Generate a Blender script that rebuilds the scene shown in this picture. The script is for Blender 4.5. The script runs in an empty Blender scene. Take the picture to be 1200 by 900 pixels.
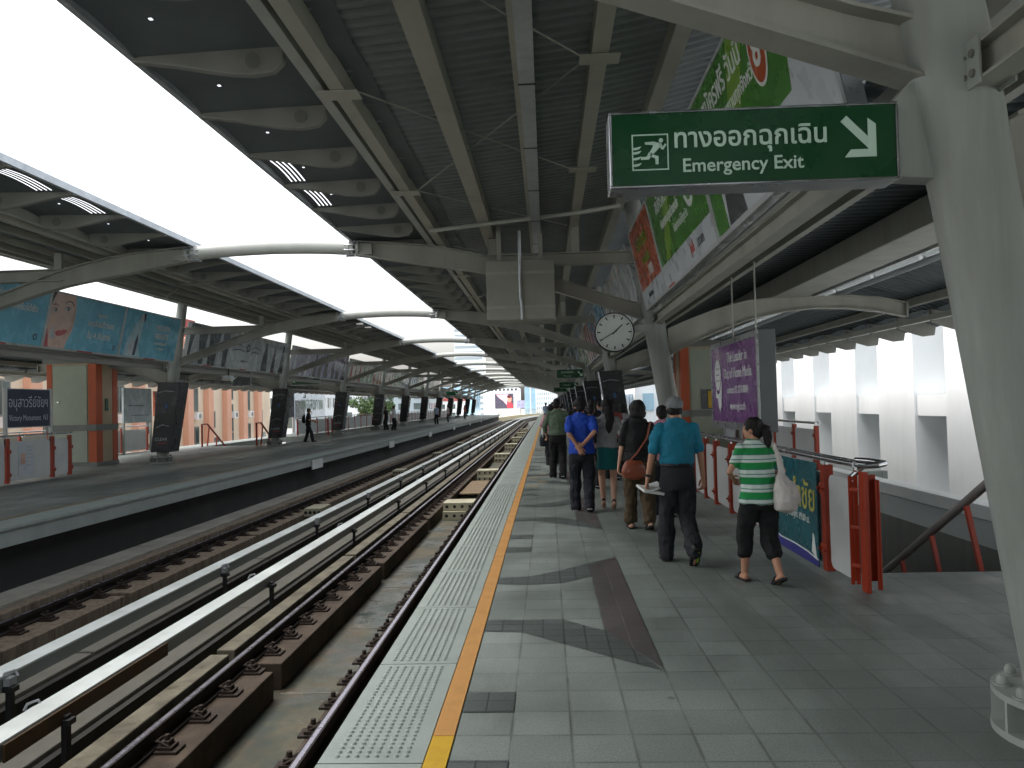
import bpy, bmesh, math, random
from mathutils import Vector, Matrix, noise
random.seed(7)
PI = math.pi
scene = bpy.context.scene
COL = scene.collection

# ------------------------------------------------------------------ materials
MATS = {}
def hexc(h):
    h = h.lstrip('#'); c = [int(h[i:i+2], 16)/255 for i in (0, 2, 4)]
    return tuple((x/12.92 if x <= .04045 else ((x+.055)/1.055)**2.4) for x in c)

def mat(name, col, rough=.6, metal=0., var=.18, scale=3., bump=0., bscale=60., spec=.4, streak=0., dirt=None, dscale=.8, damt=.5):
    """a procedural surface: base colour with blotchy variation, optional streaks of grime and fine bump"""
    if name in MATS: return MATS[name]
    if isinstance(col, str): col = hexc(col)
    m = bpy.data.materials.new(name); m.use_nodes = True
    nt = m.node_tree; N = nt.nodes; Lk = nt.links
    b = N['Principled BSDF']
    b.inputs['Roughness'].default_value = rough; b.inputs['Metallic'].default_value = metal
    b.inputs['Specular IOR Level'].default_value = spec
    tc = N.new('ShaderNodeTexCoord')
    n1 = N.new('ShaderNodeTexNoise'); n1.inputs['Scale'].default_value = scale; n1.inputs['Detail'].default_value = 5
    Lk.new(tc.outputs['Object'], n1.inputs['Vector'])
    rp = N.new('ShaderNodeMapRange'); rp.inputs[1].default_value = .3; rp.inputs[2].default_value = .7
    rp.inputs[3].default_value = 1-var; rp.inputs[4].default_value = 1+var
    Lk.new(n1.outputs['Fac'], rp.inputs['Value'])
    mx = N.new('ShaderNodeMix'); mx.data_type = 'RGBA'; mx.blend_type = 'MULTIPLY'; mx.inputs[0].default_value = 1
    mx.inputs[6].default_value = (*col, 1)
    cb = N.new('ShaderNodeCombineColor')
    for i in range(3): Lk.new(rp.outputs[0], cb.inputs[i])
    Lk.new(cb.outputs[0], mx.inputs[7])
    out = mx.outputs[2]
    if dirt is not None:
        dc = hexc(dirt) if isinstance(dirt, str) else dirt
        n2 = N.new('ShaderNodeTexNoise'); n2.inputs['Scale'].default_value = dscale; n2.inputs['Detail'].default_value = 8
        n2.inputs['Roughness'].default_value = .68
        mp = N.new('ShaderNodeMapping'); Lk.new(tc.outputs['Object'], mp.inputs[0])
        if streak: mp.inputs['Scale'].default_value = (streak, streak, 1/streak)
        Lk.new(mp.outputs[0], n2.inputs['Vector'])
        r2 = N.new('ShaderNodeMapRange'); r2.inputs[1].default_value = .45; r2.inputs[2].default_value = .72
        r2.inputs[3].default_value = 0; r2.inputs[4].default_value = damt
        Lk.new(n2.outputs['Fac'], r2.inputs['Value'])
        m2 = N.new('ShaderNodeMix'); m2.data_type = 'RGBA'; m2.inputs[7].default_value = (*dc, 1)
        Lk.new(r2.outputs[0], m2.inputs[0]); Lk.new(out, m2.inputs[6]); out = m2.outputs[2]
    Lk.new(out, b.inputs['Base Color'])
    rr = N.new('ShaderNodeMapRange'); rr.inputs[1].default_value = .3; rr.inputs[2].default_value = .7
    rr.inputs[3].default_value = max(.02, rough-.1); rr.inputs[4].default_value = min(1, rough+.1)
    Lk.new(n1.outputs['Fac'], rr.inputs['Value']); Lk.new(rr.outputs[0], b.inputs['Roughness'])
    if bump:
        n3 = N.new('ShaderNodeTexNoise'); n3.inputs['Scale'].default_value = bscale; n3.inputs['Detail'].default_value = 4
        Lk.new(tc.outputs['Object'], n3.inputs['Vector'])
        bp = N.new('ShaderNodeBump'); bp.inputs['Strength'].default_value = bump; bp.inputs['Distance'].default_value = .02
        Lk.new(n3.outputs['Fac'], bp.inputs['Height']); Lk.new(bp.outputs[0], b.inputs['Normal'])
    MATS[name] = m
    return m

def layer(m, col, scale, lo=.45, hi=.6, amt=.6, stretch=None, detail=6):
    """one more layer of stains over a surface"""
    if isinstance(col, str): col = hexc(col)
    nt = m.node_tree; N = nt.nodes; Lk = nt.links; b = N['Principled BSDF']; src = b.inputs['Base Color'].links[0].from_socket
    tc = N.new('ShaderNodeTexCoord'); mp = N.new('ShaderNodeMapping'); Lk.new(tc.outputs['Object'], mp.inputs[0]); mp.inputs['Location'].default_value = (len(N)*1.7, 3.1, len(N)*.9)
    if stretch: mp.inputs['Scale'].default_value = stretch
    n = N.new('ShaderNodeTexNoise'); n.inputs['Scale'].default_value = scale; n.inputs['Detail'].default_value = detail; n.inputs['Roughness'].default_value = .65; Lk.new(mp.outputs[0], n.inputs['Vector'])
    r = N.new('ShaderNodeMapRange'); r.inputs[1].default_value = lo; r.inputs[2].default_value = hi; r.inputs[3].default_value = 0; r.inputs[4].default_value = amt; Lk.new(n.outputs['Fac'], r.inputs['Value'])
    x = N.new('ShaderNodeMix'); x.data_type = 'RGBA'; x.inputs[7].default_value = (*col, 1); Lk.new(r.outputs[0], x.inputs[0]); Lk.new(src, x.inputs[6]); Lk.new(x.outputs[2], b.inputs['Base Color'])
    return m

# ------------------------------------------------------------------ mesh builder
class MB:
    def __init__(s): s.v = []; s.f = []; s.m = []; s.mi = 0
    def add(s, vs, fs):
        o = len(s.v); s.v += [tuple(p) for p in vs]
        for f in fs: s.f.append([i+o for i in f]); s.m.append(s.mi)
        return s
    def box(s, x0, x1, y0, y1, z0, z1):
        return s.add([(x0,y0,z0),(x1,y0,z0),(x1,y1,z0),(x0,y1,z0),(x0,y0,z1),(x1,y0,z1),(x1,y1,z1),(x0,y1,z1)],
                     [(0,3,2,1),(4,5,6,7),(0,1,5,4),(1,2,6,5),(2,3,7,6),(3,0,4,7)])
    def obox(s, c, ax, ay, az):
        """box with half-extent vectors"""
        c = Vector(c); ax = Vector(ax); ay = Vector(ay); az = Vector(az)
        vs = [c+ax*i+ay*j+az*k for k in (-1,1) for (i,j) in ((-1,-1),(1,-1),(1,1),(-1,1))]
        return s.add(vs, [(0,3,2,1),(4,5,6,7),(0,1,5,4),(1,2,6,5),(2,3,7,6),(3,0,4,7)])
    def bar(s, a, b, w, h, up=(0,0,1)):
        a = Vector(a); b = Vector(b); d = (b-a); L = d.length; d.normalize(); up = Vector(up)
        if abs(d.dot(up)) > .98: up = Vector((1,0,0))
        r = d.cross(up).normalized(); u = r.cross(d)
        return s.obox((a+b)/2, d*L/2, r*w/2, u*h/2)
    def prism(s, poly, fn, d0, d1):
        """polygon (list of 2-D points) mapped by fn(u, v, depth); extruded from d0 to d1"""
        n = len(poly)
        vs = [fn(p[0], p[1], d0) for p in poly] + [fn(p[0], p[1], d1) for p in poly]
        fs = [tuple(range(n))[::-1], tuple(range(n, 2*n))] + [(i, (i+1) % n, n+(i+1) % n, n+i) for i in range(n)]
        return s.add(vs, fs)
    def tube(s, pts, r, n=10, cap=True, ry=None):
        pts = [Vector(p) for p in pts]; k = len(pts)
        rs = r if isinstance(r, (list, tuple)) else [r]*k
        up0 = None; rings = []
        for i, p in enumerate(pts):
            d = (pts[min(i+1, k-1)]-pts[max(i-1, 0)])
            if d.length < 1e-9: d = Vector((0,0,1))
            d.normalize()
            if up0 is None:
                a = Vector((0,0,1)) if abs(d.z) < .9 else Vector((1,0,0))
            else: a = up0
            x = d.cross(a).normalized(); y = x.cross(d).normalized(); up0 = y
            rings.append([p + x*math.cos(t)*rs[i] + y*math.sin(t)*rs[i]*(ry or 1) for t in [2*PI*j/n for j in range(n)]])
        vs = [q for ring in rings for q in ring]; fs = []
        for i in range(k-1):
            for j in range(n):
                fs.append((i*n+j, i*n+(j+1) % n, (i+1)*n+(j+1) % n, (i+1)*n+j))
        if cap: fs += [tuple(range(n))[::-1], tuple(range((k-1)*n, k*n))]
        return s.add(vs, fs)
    def cyl(s, a, b, r, n=16, r2=None): return s.tube([a, b], [r, r if r2 is None else r2], n)
    def sheet(s, grid, ):
        """grid[i][j] of points -> quads"""
        h = len(grid); w = len(grid[0]); vs = [p for row in grid for p in row]
        return s.add(vs, [(i*w+j, i*w+j+1, (i+1)*w+j+1, (i+1)*w+j) for i in range(h-1) for j in range(w-1)])
    def ell(s, c, rx, ry, rz, n=14, m=8):
        vs = []; fs = []
        for i in range(m+1):
            t = PI*i/m
            for j in range(n):
                a = 2*PI*j/n; vs.append((c[0]+rx*math.sin(t)*math.cos(a), c[1]+ry*math.sin(t)*math.sin(a), c[2]+rz*math.cos(t)))
        for i in range(m):
            for j in range(n): fs.append((i*n+j, (i+1)*n+j, (i+1)*n+(j+1) % n, i*n+(j+1) % n))
        return s.add(vs, fs)
    def build(s, name, m, parent=None, smooth=False, bevel=0., fixn=True, loc=None):
        me = bpy.data.meshes.new(name); me.from_pydata(s.v, [], s.f)
        for mm in (m if isinstance(m, (list, tuple)) else [m]): me.materials.append(mm)
        if isinstance(m, (list, tuple)) and len(m) > 1: me.polygons.foreach_set('material_index', s.m)
        if fixn:
            bm = bmesh.new(); bm.from_mesh(me)
            bmesh.ops.remove_doubles(bm, verts=bm.verts, dist=1e-6)
            bmesh.ops.recalc_face_normals(bm, faces=bm.faces); bm.to_mesh(me); bm.free()
        if smooth: me.polygons.foreach_set('use_smooth', [True]*len(me.polygons))
        o = bpy.data.objects.new(name, me); COL.objects.link(o)
        if smooth == 'auto':
            md = o.modifiers.new('edges', 'EDGE_SPLIT'); md.split_angle = math.radians(40)
        if bevel:
            md = o.modifiers.new('bev', 'BEVEL'); md.width = bevel; md.segments = 2; md.limit_method = 'ANGLE'
        if parent is not None:
            o.parent = parent
        if loc is not None: o.location = loc
        return o

def tag(o, label=None, cat=None, group=None, kind='thing'):
    if label: o['label'] = label
    if cat: o['category'] = cat
    if group: o['group'] = group
    if kind: o['kind'] = kind
    return o
def empty(name, loc, label, cat, group=None, rz=0):
    o = bpy.data.objects.new(name, None); COL.objects.link(o); o.empty_display_size = .2
    o.location = loc; o.rotation_euler = (0, 0, rz)
    return tag(o, label, cat, group)
def struct(o): o['kind'] = 'structure'; return o
def reloc(o, root):
    """the part was modelled in world coordinates: hang it under root without moving it (roots are translated/rotated empties)"""
    rm = Matrix.Translation(root.location) @ root.rotation_euler.to_matrix().to_4x4()
    o.parent = root; o.matrix_parent_inverse = rm.inverted()
    return o
KIDS = {}
def dup(root, loc=None, label=None, group=None):
    r = root.copy(); COL.objects.link(r)
    if loc is not None: r.location = loc
    if label: r['label'] = label
    if group: r['group'] = group
    for ch in list(root.children):
        mp = ch.matrix_parent_inverse.copy()
        c = ch.copy(); COL.objects.link(c); c.parent = r; c.matrix_parent_inverse = mp
        for g in list(ch.children):
            d = g.copy(); COL.objects.link(d); d.parent = c
    return r

def text_mesh(s, size=1., bold=0., align='CENTER', depth=.002, spacing=1.):
    """mesh of a line of writing in the XY plane"""
    cu = bpy.data.curves.new('txt', 'FONT'); cu.body = s; cu.size = size; cu.align_x = align; cu.align_y = 'CENTER'
    cu.extrude = depth; cu.offset = bold; cu.resolution_u = 3; cu.space_character = spacing
    o = bpy.data.objects.new('txt', cu)
    me = bpy.data.meshes.new_from_object(o)
    bpy.data.objects.remove(o); bpy.data.curves.remove(cu)
    return me
def text(s, size, org, ux, uy, m, name='lettering', parent=None, bold=0., align='CENTER', width=None, sx=1., depth=.002):
    """lettering at org with reading direction ux and up uy; several lines share one mesh if s is a list of (str, size, du, dv)"""
    rows = s if isinstance(s, list) else [(s, size, 0, 0)]
    ux = Vector(ux).normalized(); uy = Vector(uy).normalized(); n = ux.cross(uy); org = Vector(org)
    vs = []; fs = []
    for (t, sz, du, dv) in rows:
        me = text_mesh(t, sz, bold*sz, align, depth)
        k = 1.
        if width:
            xs = [v.co.x for v in me.vertices]
            if xs: k = min(1., width/(max(xs)-min(xs)))
        o = len(vs)
        vs += [org + ux*(v.co.x*sx*k+du) + uy*(v.co.y+dv) + n*v.co.z for v in me.vertices]
        fs += [[i+o for i in p.vertices] for p in me.polygons]
        bpy.data.meshes.remove(me)
    b = MB(); b.add(vs, fs)
    ob = b.build(name, m, fixn=False)
    if parent is not None: reloc(ob, parent)
    return ob
def part(b, name, m, root, **k):
    o = b.build(name, m, **k)
    return reloc(o, root)
def sub(o, root, par):
    """hang o (world coordinates) under par, itself a part of root"""
    rm = Matrix.Translation(root.location) @ root.rotation_euler.to_matrix().to_4x4()
    o.parent = par
    o.matrix_parent_inverse = (rm @ par.matrix_parent_inverse).inverted() if False else Matrix.Identity(4)
    return o

# ------------------------------------------------------------------ common surfaces
M_steel   = mat('painted_steel', '#98988f', .5, var=.07, scale=2, bump=.04, bscale=90, dirt='#6a6860', streak=3, damt=.4)
M_steel_l = mat('pale_steel', '#a9aba4', .45, var=.06, scale=2, dirt='#8d8b80', streak=3, damt=.35)
M_column  = mat('column_paint', '#949994', .5, var=.06, scale=3, bump=.05, bscale=30, dirt='#6f7066', streak=5, damt=.55)
M_purlin  = mat('purlin_paint', '#a5a498', .55, var=.08, dirt='#77756a', damt=.4)
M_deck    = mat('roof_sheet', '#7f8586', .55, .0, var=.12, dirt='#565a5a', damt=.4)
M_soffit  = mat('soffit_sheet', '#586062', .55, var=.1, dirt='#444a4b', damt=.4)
M_brack   = mat('bracket_paint', '#7f7f79', .5, var=.08, dirt='#5b5a54', damt=.4)
M_brack_d = mat('bracket_disc', '#6c6c67', .55, var=.08)
M_galv    = mat('galvanised', '#b7bcc0', .38, .55, var=.15, scale=8, dirt='#868a8c', damt=.5)
M_chrome  = mat('stainless', '#b9bbbd', .2, 1., var=.06, scale=10)
M_red     = mat('red_post_paint', '#9c3419', .42, var=.1, scale=4, dirt='#5c2414', streak=3, damt=.55)
M_red_l   = mat('red_post_rail', '#c4512c', .42, var=.08)
M_white   = mat('white_panel', '#c9cdcc', .45, var=.05, dirt='#9da19f', damt=.3)
M_gpanel  = mat('grey_panel', '#8e9594', .5, var=.06)
M_black   = mat('black_paint', '#1a1b1c', .55, var=.2)
M_dark    = mat('dark_steel', '#2a2724', .55, var=.25, dirt='#4d3526', damt=.5)
M_rust    = mat('rusty_plinth', '#4d4236', .88, var=.22, scale=5, bump=.3, bscale=40, dirt='#3b3027', dscale=1.8, damt=.85, streak=2.5)
M_rust_l  = mat('tan_plinth', '#7d7263', .88, var=.15, scale=5, bump=.3, bscale=40, dirt='#5f4b39', dscale=3, damt=.8, streak=3)
layer(M_rust_l, '#433529', 4, .5, .66, .7, (3, 3, .3))
layer(M_rust, '#2b221b', 1.6, .42, .6, .7)
M_conc    = mat('concrete', '#74736b', .85, var=.18, scale=3, bump=.3, bscale=45, dirt='#46443b', dscale=1.6, damt=.85, streak=1.6)
M_conc_y  = mat('concrete_warm', '#6f6a5b', .85, var=.2, scale=3, bump=.35, bscale=45, dirt='#3f3a2d', dscale=2, damt=.9, streak=1.6)
M_railtop = mat('worn_rail', '#8f8b95', .3, .6, var=.06, scale=9)
M_railside= mat('rail_side', '#1d1815', .7, var=.3, scale=6, dirt='#3a2a20', damt=.5)
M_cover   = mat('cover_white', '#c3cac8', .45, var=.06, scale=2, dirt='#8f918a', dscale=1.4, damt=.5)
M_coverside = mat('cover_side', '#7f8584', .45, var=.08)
M_alu     = mat('aluminium', '#9a9ea0', .32, .7, var=.08, scale=6)
M_alu_w   = mat('aluminium_white', '#b5b9bb', .35, .2, var=.06)
M_txt_w   = mat('white_lettering', '#e3e8e5', .5, var=.02)
M_txt_k   = mat('black_lettering', '#141414', .5, var=.02)
M_txt_r   = mat('red_lettering', '#b02a22', .5, var=.02)
M_rubber  = mat('black_rubber', '#161616', .7, var=.1)
# ------------------------------------------------------------------ people
def finish(b, voxel, smooth_n, name, m, parent, wr=None, extra=None):
    """fuse overlapping closed forms into one skin, smooth it, add creases"""
    me = bpy.data.meshes.new('tmp'); me.from_pydata(b.v, [], b.f)
    bm = bmesh.new(); bm.from_mesh(me); bmesh.ops.remove_doubles(bm, verts=bm.verts, dist=1e-6); bmesh.ops.recalc_face_normals(bm, faces=bm.faces); bm.to_mesh(me); bm.free()
    o = bpy.data.objects.new('tmp', me); COL.objects.link(o)
    r = o.modifiers.new('r', 'REMESH'); r.mode = 'VOXEL'; r.voxel_size = voxel; r.use_smooth_shade = True
    s = o.modifiers.new('s', 'SMOOTH'); s.iterations = smooth_n; s.factor = .5
    dg = bpy.context.evaluated_depsgraph_get(); dg.update()
    out = bpy.data.meshes.new_from_object(o.evaluated_get(dg)); bpy.data.objects.remove(o); bpy.data.meshes.remove(me)
    if wr:
        amp, fx_, fy_, fz_, sd = wr[:5]
        nm = [Vector(v.normal) for v in out.vertices]
        zl = wr[5] if len(wr) > 5 else 1e9
        for v, n in zip(out.vertices, nm):
            fade = max(.12, min(1, (zl-v.co.z)/.2))
            p = Vector((v.co.x*fx_+sd, v.co.y*fy_, v.co.z*fz_))
            q = Vector((p.x*1.9+p.z*.6, p.y*1.9, p.z*2.3)); rd = 1-abs(noise.noise(q))*2
            v.co += n*fade*(amp*noise.fractal(p, 1.0, 2.0, 3)+amp*.5*rd)
    if extra is not None:
        bm = bmesh.new(); bm.from_mesh(out); m2 = bpy.data.meshes.new('x'); m2.from_pydata(extra.v, [], extra.f); bm.from_mesh(m2); bmesh.ops.recalc_face_normals(bm, faces=bm.faces); bm.to_mesh(out); bm.free(); bpy.data.meshes.remove(m2)
    out.name = name; out.materials.clear(); out.materials.append(m)
    out.polygons.foreach_set('use_smooth', [True]*len(out.polygons))
    o = bpy.data.objects.new(name, out); COL.objects.link(o); o.parent = parent
    return o
def loft(b, secs, n=18):
    """secs: (centre, rx, ry, angle) horizontal ellipses, bottom to top, closed"""
    k = len(secs); vs = []
    for (c, rx, ry, a) in secs:
        ca, sa = math.cos(a), math.sin(a)
        for j in range(n):
            t = 2*PI*j/n; x, y = rx*math.cos(t), ry*math.sin(t); vs.append((c[0]+x*ca-y*sa, c[1]+x*sa+y*ca, c[2]))
    fs = [(i*n+j, i*n+(j+1) % n, (i+1)*n+(j+1) % n, (i+1)*n+j) for i in range(k-1) for j in range(n)]
    fs += [tuple(range(n))[::-1], tuple(range((k-1)*n, k*n))]
    b.add(vs, fs)
def limb(b, pts, rs, n=12, sub=4):
    P_, R_ = [], []
    for (a, c, ra, rc) in zip(pts, pts[1:], rs, rs[1:]):
        for i in range(sub): t = i/sub; P_.append(Vector(a).lerp(Vector(c), t)); R_.append(ra+(rc-ra)*t)
    P_.append(Vector(pts[-1])); R_.append(rs[-1]); b.tube(P_, R_, n); b.ell(pts[0], rs[0], rs[0], rs[0], 10, 6); b.ell(pts[-1], rs[-1], rs[-1], rs[-1], 10, 6)
def ik(a, t, l1, l2, pole):
    a, t, pole = Vector(a), Vector(t), Vector(pole); d = t-a; L = min(d.length, (l1+l2)*.998); d.normalize(); t = a+d*L
    al = (L*L+l1*l1-l2*l2)/(2*L); h = math.sqrt(max(0, l1*l1-al*al)); pp = (pole-d*pole.dot(d)); pp.normalize()
    return a+d*al+pp*h, t
def hand(b, w, d, nrm, side, curl=.5, k=1.):
    """palm and five bent fingers: w wrist, d hand direction, nrm palm normal, side = thumb direction"""
    w, d, nrm = Vector(w), Vector(d).normalized(), Vector(nrm).normalized(); s = Vector(side); s = (s-d*s.dot(d)).normalized()
    nrm = (nrm-d*nrm.dot(d)-s*nrm.dot(s)).normalized()
    rings = []
    n = 10; vs = []
    for (t, hw, th) in ((-.02,.024,.02), (.015,.032,.019), (.05,.040,.016), (.085,.041,.013), (.098,.034,.009)):
        c = w+d*t*k
        vs += [c+s*math.cos(2*PI*j/n)*hw*k+nrm*math.sin(2*PI*j/n)*th*k for j in range(n)]
    fs = [(i*n+j, i*n+(j+1) % n, (i+1)*n+(j+1) % n, (i+1)*n+j) for i in range(4) for j in range(n)]+[tuple(range(n)), tuple(range(4*n, 5*n))]
    b.add(vs, fs)
    for i, (off, L) in enumerate(((.029,.072),(.010,.080),(-.010,.075),(-.028,.060))):
        p = w+d*.085*k+s*off*k; pts = [p]; a = .12
        for f in (.45, .32, .25):
            a += curl*(.75+.08*i); p = p+(d*math.cos(a)+nrm*math.sin(a))*L*f*k; pts.append(p)
        b.tube(pts, [.0095*k,.009*k,.0082*k,.0068*k], 7)
    p = w+d*.025*k+s*.026*k; q = p+(d*.6+s*.7+nrm*.25).normalized()*.036*k; r = q+(d*.9+s*.15+nrm*.4*curl).normalized()*.03*k; t = r+(d*.95-s*.05+nrm*.6*curl).normalized()*.024*k
    b.tube([p, q, r, t], [.012*k,.011*k,.0098*k,.0075*k], 7)

M_skin = mat('skin_tan', '#b0836a', .5, var=.06, scale=6); M_skin2 = mat('skin_light', '#c39a82', .5, var=.06, scale=6)
M_hair = mat('black_hair', '#0b0908', .6, var=.35, scale=30, bump=.5, bscale=120)
def cloth(name, col, rough=.85, var=.12): return mat(name, col, rough, var=var, scale=9, bump=.55, bscale=26)
C_black = cloth('black_cloth', '#17181a'); C_dkgrey = cloth('charcoal_cloth', '#25272b'); C_navy = cloth('navy_jean', '#1d2129'); C_brown = cloth('brown_cloth', '#4a3d2b')
C_teal = cloth('teal_polo', '#19718a'); C_blue = cloth('blue_polo', '#1c44a8'); C_olive = cloth('olive_shirt', '#5d6f5b'); C_grey = cloth('grey_knit', '#8b8d8e')
C_skirt = cloth('teal_skirt', '#0f5a5c'); C_pink = cloth('pink_shirt', '#b98599'); C_white = cloth('white_cotton', '#bdbfbe'); C_lblue = cloth('pale_blue_shirt', '#8e9db0'); C_red = cloth('dull_red_shirt', '#743a36')
C_cap = cloth('grey_cap', '#75787a'); M_shoe = mat('black_shoe', '#18181a', .45, var=.15); M_sole = mat('shoe_sole', '#8d8f90', .7, var=.1); M_lime = mat('lime_sole', '#86c034', .5, var=.05)
M_leather = mat('brown_leather', '#8a4a33', .4, var=.12, scale=6, bump=.1); M_pbag = mat('white_drawstring_bag', '#c6c1bd', .7, var=.06, scale=8, bump=.2, bscale=30)
M_paper = mat('paper_white', '#cdd2ce', .6, var=.05); M_eye = mat('eye_white', '#cfcac4', .3, var=.02)
def striped():
    m = cloth('striped_polo', '#1d7d45'); nt = m.node_tree; N = nt.nodes; Lk = nt.links
    tc = N.new('ShaderNodeTexCoord'); sx = N.new('ShaderNodeSeparateXYZ'); Lk.new(tc.outputs['Object'], sx.inputs[0])
    mu = N.new('ShaderNodeMath'); mu.operation = 'MULTIPLY_ADD'; mu.inputs[1].default_value = 1/.128; mu.inputs[2].default_value = .1; Lk.new(sx.outputs['Z'], mu.inputs[0])
    fr = N.new('ShaderNodeMath'); fr.operation = 'FRACT'; Lk.new(mu.outputs[0], fr.inputs[0])
    cr = N.new('ShaderNodeValToRGB'); cr.color_ramp.interpolation = 'CONSTANT'; e = cr.color_ramp.elements
    gr, wh, dk = (*hexc('#1c8a48'),1), (*hexc('#c3d2cc'),1), (*hexc('#2f7a66'),1)
    e[0].position = 0; e[0].color = gr; e[1].position = .42; e[1].color = wh
    for p, c in ((.60, dk), (.66, wh), (.92, dk)): q = e.new(p); q.color = c
    Lk.new(fr.outputs[0], cr.inputs[0]); Lk.new(cr.outputs[0], N['Principled BSDF'].inputs['Base Color']); return m
C_stripe = striped()

def person(loc, rz, h, label, skin=None, top=None, hem=.84, sleeve=.72, legs=None, leg_kind='trousers', cuff=.045, bottom_top=1.0, hair='short', cap=False, shoes='shoe', shoe_mat=None,
           L=((-.085,.0,0,0),), R=None, wl=None, wr=None, pl_=(-.6,-1,0), pr_=(.6,-1,0), headyaw=0., headpitch=0., lean=.02, fem=False, bulk=1., detail=2, group=None, hl=None, hr=None, curl=.6, collar=True, seed=1, hipsway=0.):
    k = h/1.65; skin = skin or M_skin; shoe_mat = shoe_mat or M_shoe
    root = empty('person', loc, label, 'person', group, rz)
    V = lambda x, y, z: Vector((x*k, y*k, z*k))
    sh = .146 if fem else .164; bw = bulk
    vox = {2: .0085, 1: .014, 0: .022}[detail]; cv = {2: .011, 1: .016, 0: .024}[detail]; sm = {2: 4, 1: 3, 0: 2}[detail]
    ln = lambda z: lean*(z-.85)/.5     # forward lean of the trunk
    # joints
    LA, RA = L[0], R
    legsj = []
    for (s, f) in ((-1, LA), (1, RA)):
        hip = V(s*.085+hipsway, 0, .85); ank = V(f[0], f[1], .075+f[2])
        kn, an = ik(hip, ank, .40*k, .395*k, (s*.05, 1, 0)); legsj.append((hip, kn, an, f[3]))
    armsj = []
    wl = wl or (-.25, .02, .80); wr = wr or (.25, .02, .80)
    for (s, w, pole) in ((-1, wl, pl_), (1, wr, pr_)):
        a = V(s*sh, ln(1.345), 1.345); e, t = ik(a, V(*w), .275*k, .245*k, pole); armsj.append((a, e, t))
    # ---- body
    b = MB(); g = .93 if fem else 1.
    loft(b, [(V(0,0,.76), .12*bw*k, .09*bw*k, 0), (V(0,0,.86), .158*bw*k, .108*bw*k, 0), (V(0,ln(1.),1.0), .135*bw*g*k, .094*bw*k, 0), (V(0,ln(1.18),1.18), .152*bw*g*k, .106*bw*k, 0), (V(0,ln(1.3),1.30), .16*g*k, .098*k, 0), (V(0,ln(1.37),1.37), .125*g*k, .075*k, 0), (V(0,ln(1.42),1.415), .06*k, .055*k, 0)])
    hc = V(0, ln(1.54)+.02+.03*headpitch, 1.535)
    limb(b, [V(0, ln(1.38)-.005, 1.36), hc-V(0,.012,.055)], [.058*k*g, .052*k*g])
    hy = Matrix.Rotation(headyaw, 3, 'Z') @ Matrix.Rotation(-headpitch*.5, 3, 'X')
    H = lambda x, y, z: hc + hy @ Vector((x*k, y*k, z*k))
    def hell(bb, c, rx, ry, rz, n=18, m=12):
        t = MB(); t.ell((0,0,0), rx*k, ry*k, rz*k, n, m); c = Vector(c)
        bb.add([hc + hy @ (Vector(v)+c*k) for v in t.v], t.f)
    hell(b, (0,-.005,.015), .074, .092, .098); hell(b, (0,.03,-.045), .055, .058, .065)
    if detail > 0:
        hell(b, (0,.088,-.018), .013, .018, .022, 10, 8)
        for s in (-1, 1): hell(b, (s*.074,.0,-.012), .010, .022, .032, 10, 8)
        hell(b, (0,.075,-.065), .022, .014, .010, 10, 8)
        for s in (-1, 1): hell(b, (s*.03,.078,.018), .022, .012, .010, 10, 8)
    for (hip, kn, an, pt) in legsj:
        c = kn.lerp(an, .3)+Vector((0,-.012*k,0)); limb(b, [hip, kn, c, an], [.082*k*bw, .054*k, .052*k*(1 if fem else 1.05), .035*k])
        f = Matrix.Rotation(-pt, 3, 'X'); 
        F = lambda x, y, z: an + f @ Vector((x*k, y*k, z*k))
        limb(b, [F(0,-.03,-.035), F(0,.05,-.045), F(0,.14,-.058)], [.034*k, .036*k, .024*k])
    for (a, e, t) in armsj: limb(b, [a, e, t], [.046*k*(.88 if fem else 1), .036*k*(.88 if fem else 1), .025*k*(.9 if fem else 1)])
    ex = MB()
    if detail == 2:
        for i, (a, e, t) in enumerate(armsj):
            s = -1 if i == 0 else 1; spec = hl if i == 0 else hr
            d = (t-e).normalized(); nv, sd = spec[:2] if spec else ((-s, .2, 0), (0, 1, 0)); d2 = Vector(spec[2]) if spec and len(spec) > 2 else d
            hand(ex, t, d2, nv, sd, curl, k*1.0)
    elif detail == 1:
        for (a, e, t) in armsj:
            d = (t-e).normalized(); hand(ex, t, d, (0, .3, 0) if abs(d.y) < .6 else (0,0,-1), (0,1,.1), .5, k)
    else:
        for (a, e, t) in armsj: limb(b, [t, t+(t-e).normalized()*.1*k], [.028*k, .022*k])
    finish(b, vox, sm, 'body', skin, root, None, ex)
    if detail == 2:
        q = MB()
        for s in (-1, 1): hell(q, (s*.031,.083,.014), .011, .007, .006, 8, 6)
        q.build('eyes', M_eye, root, smooth=True)
    # ---- trousers or skirt
    sd = seed*7.3
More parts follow.
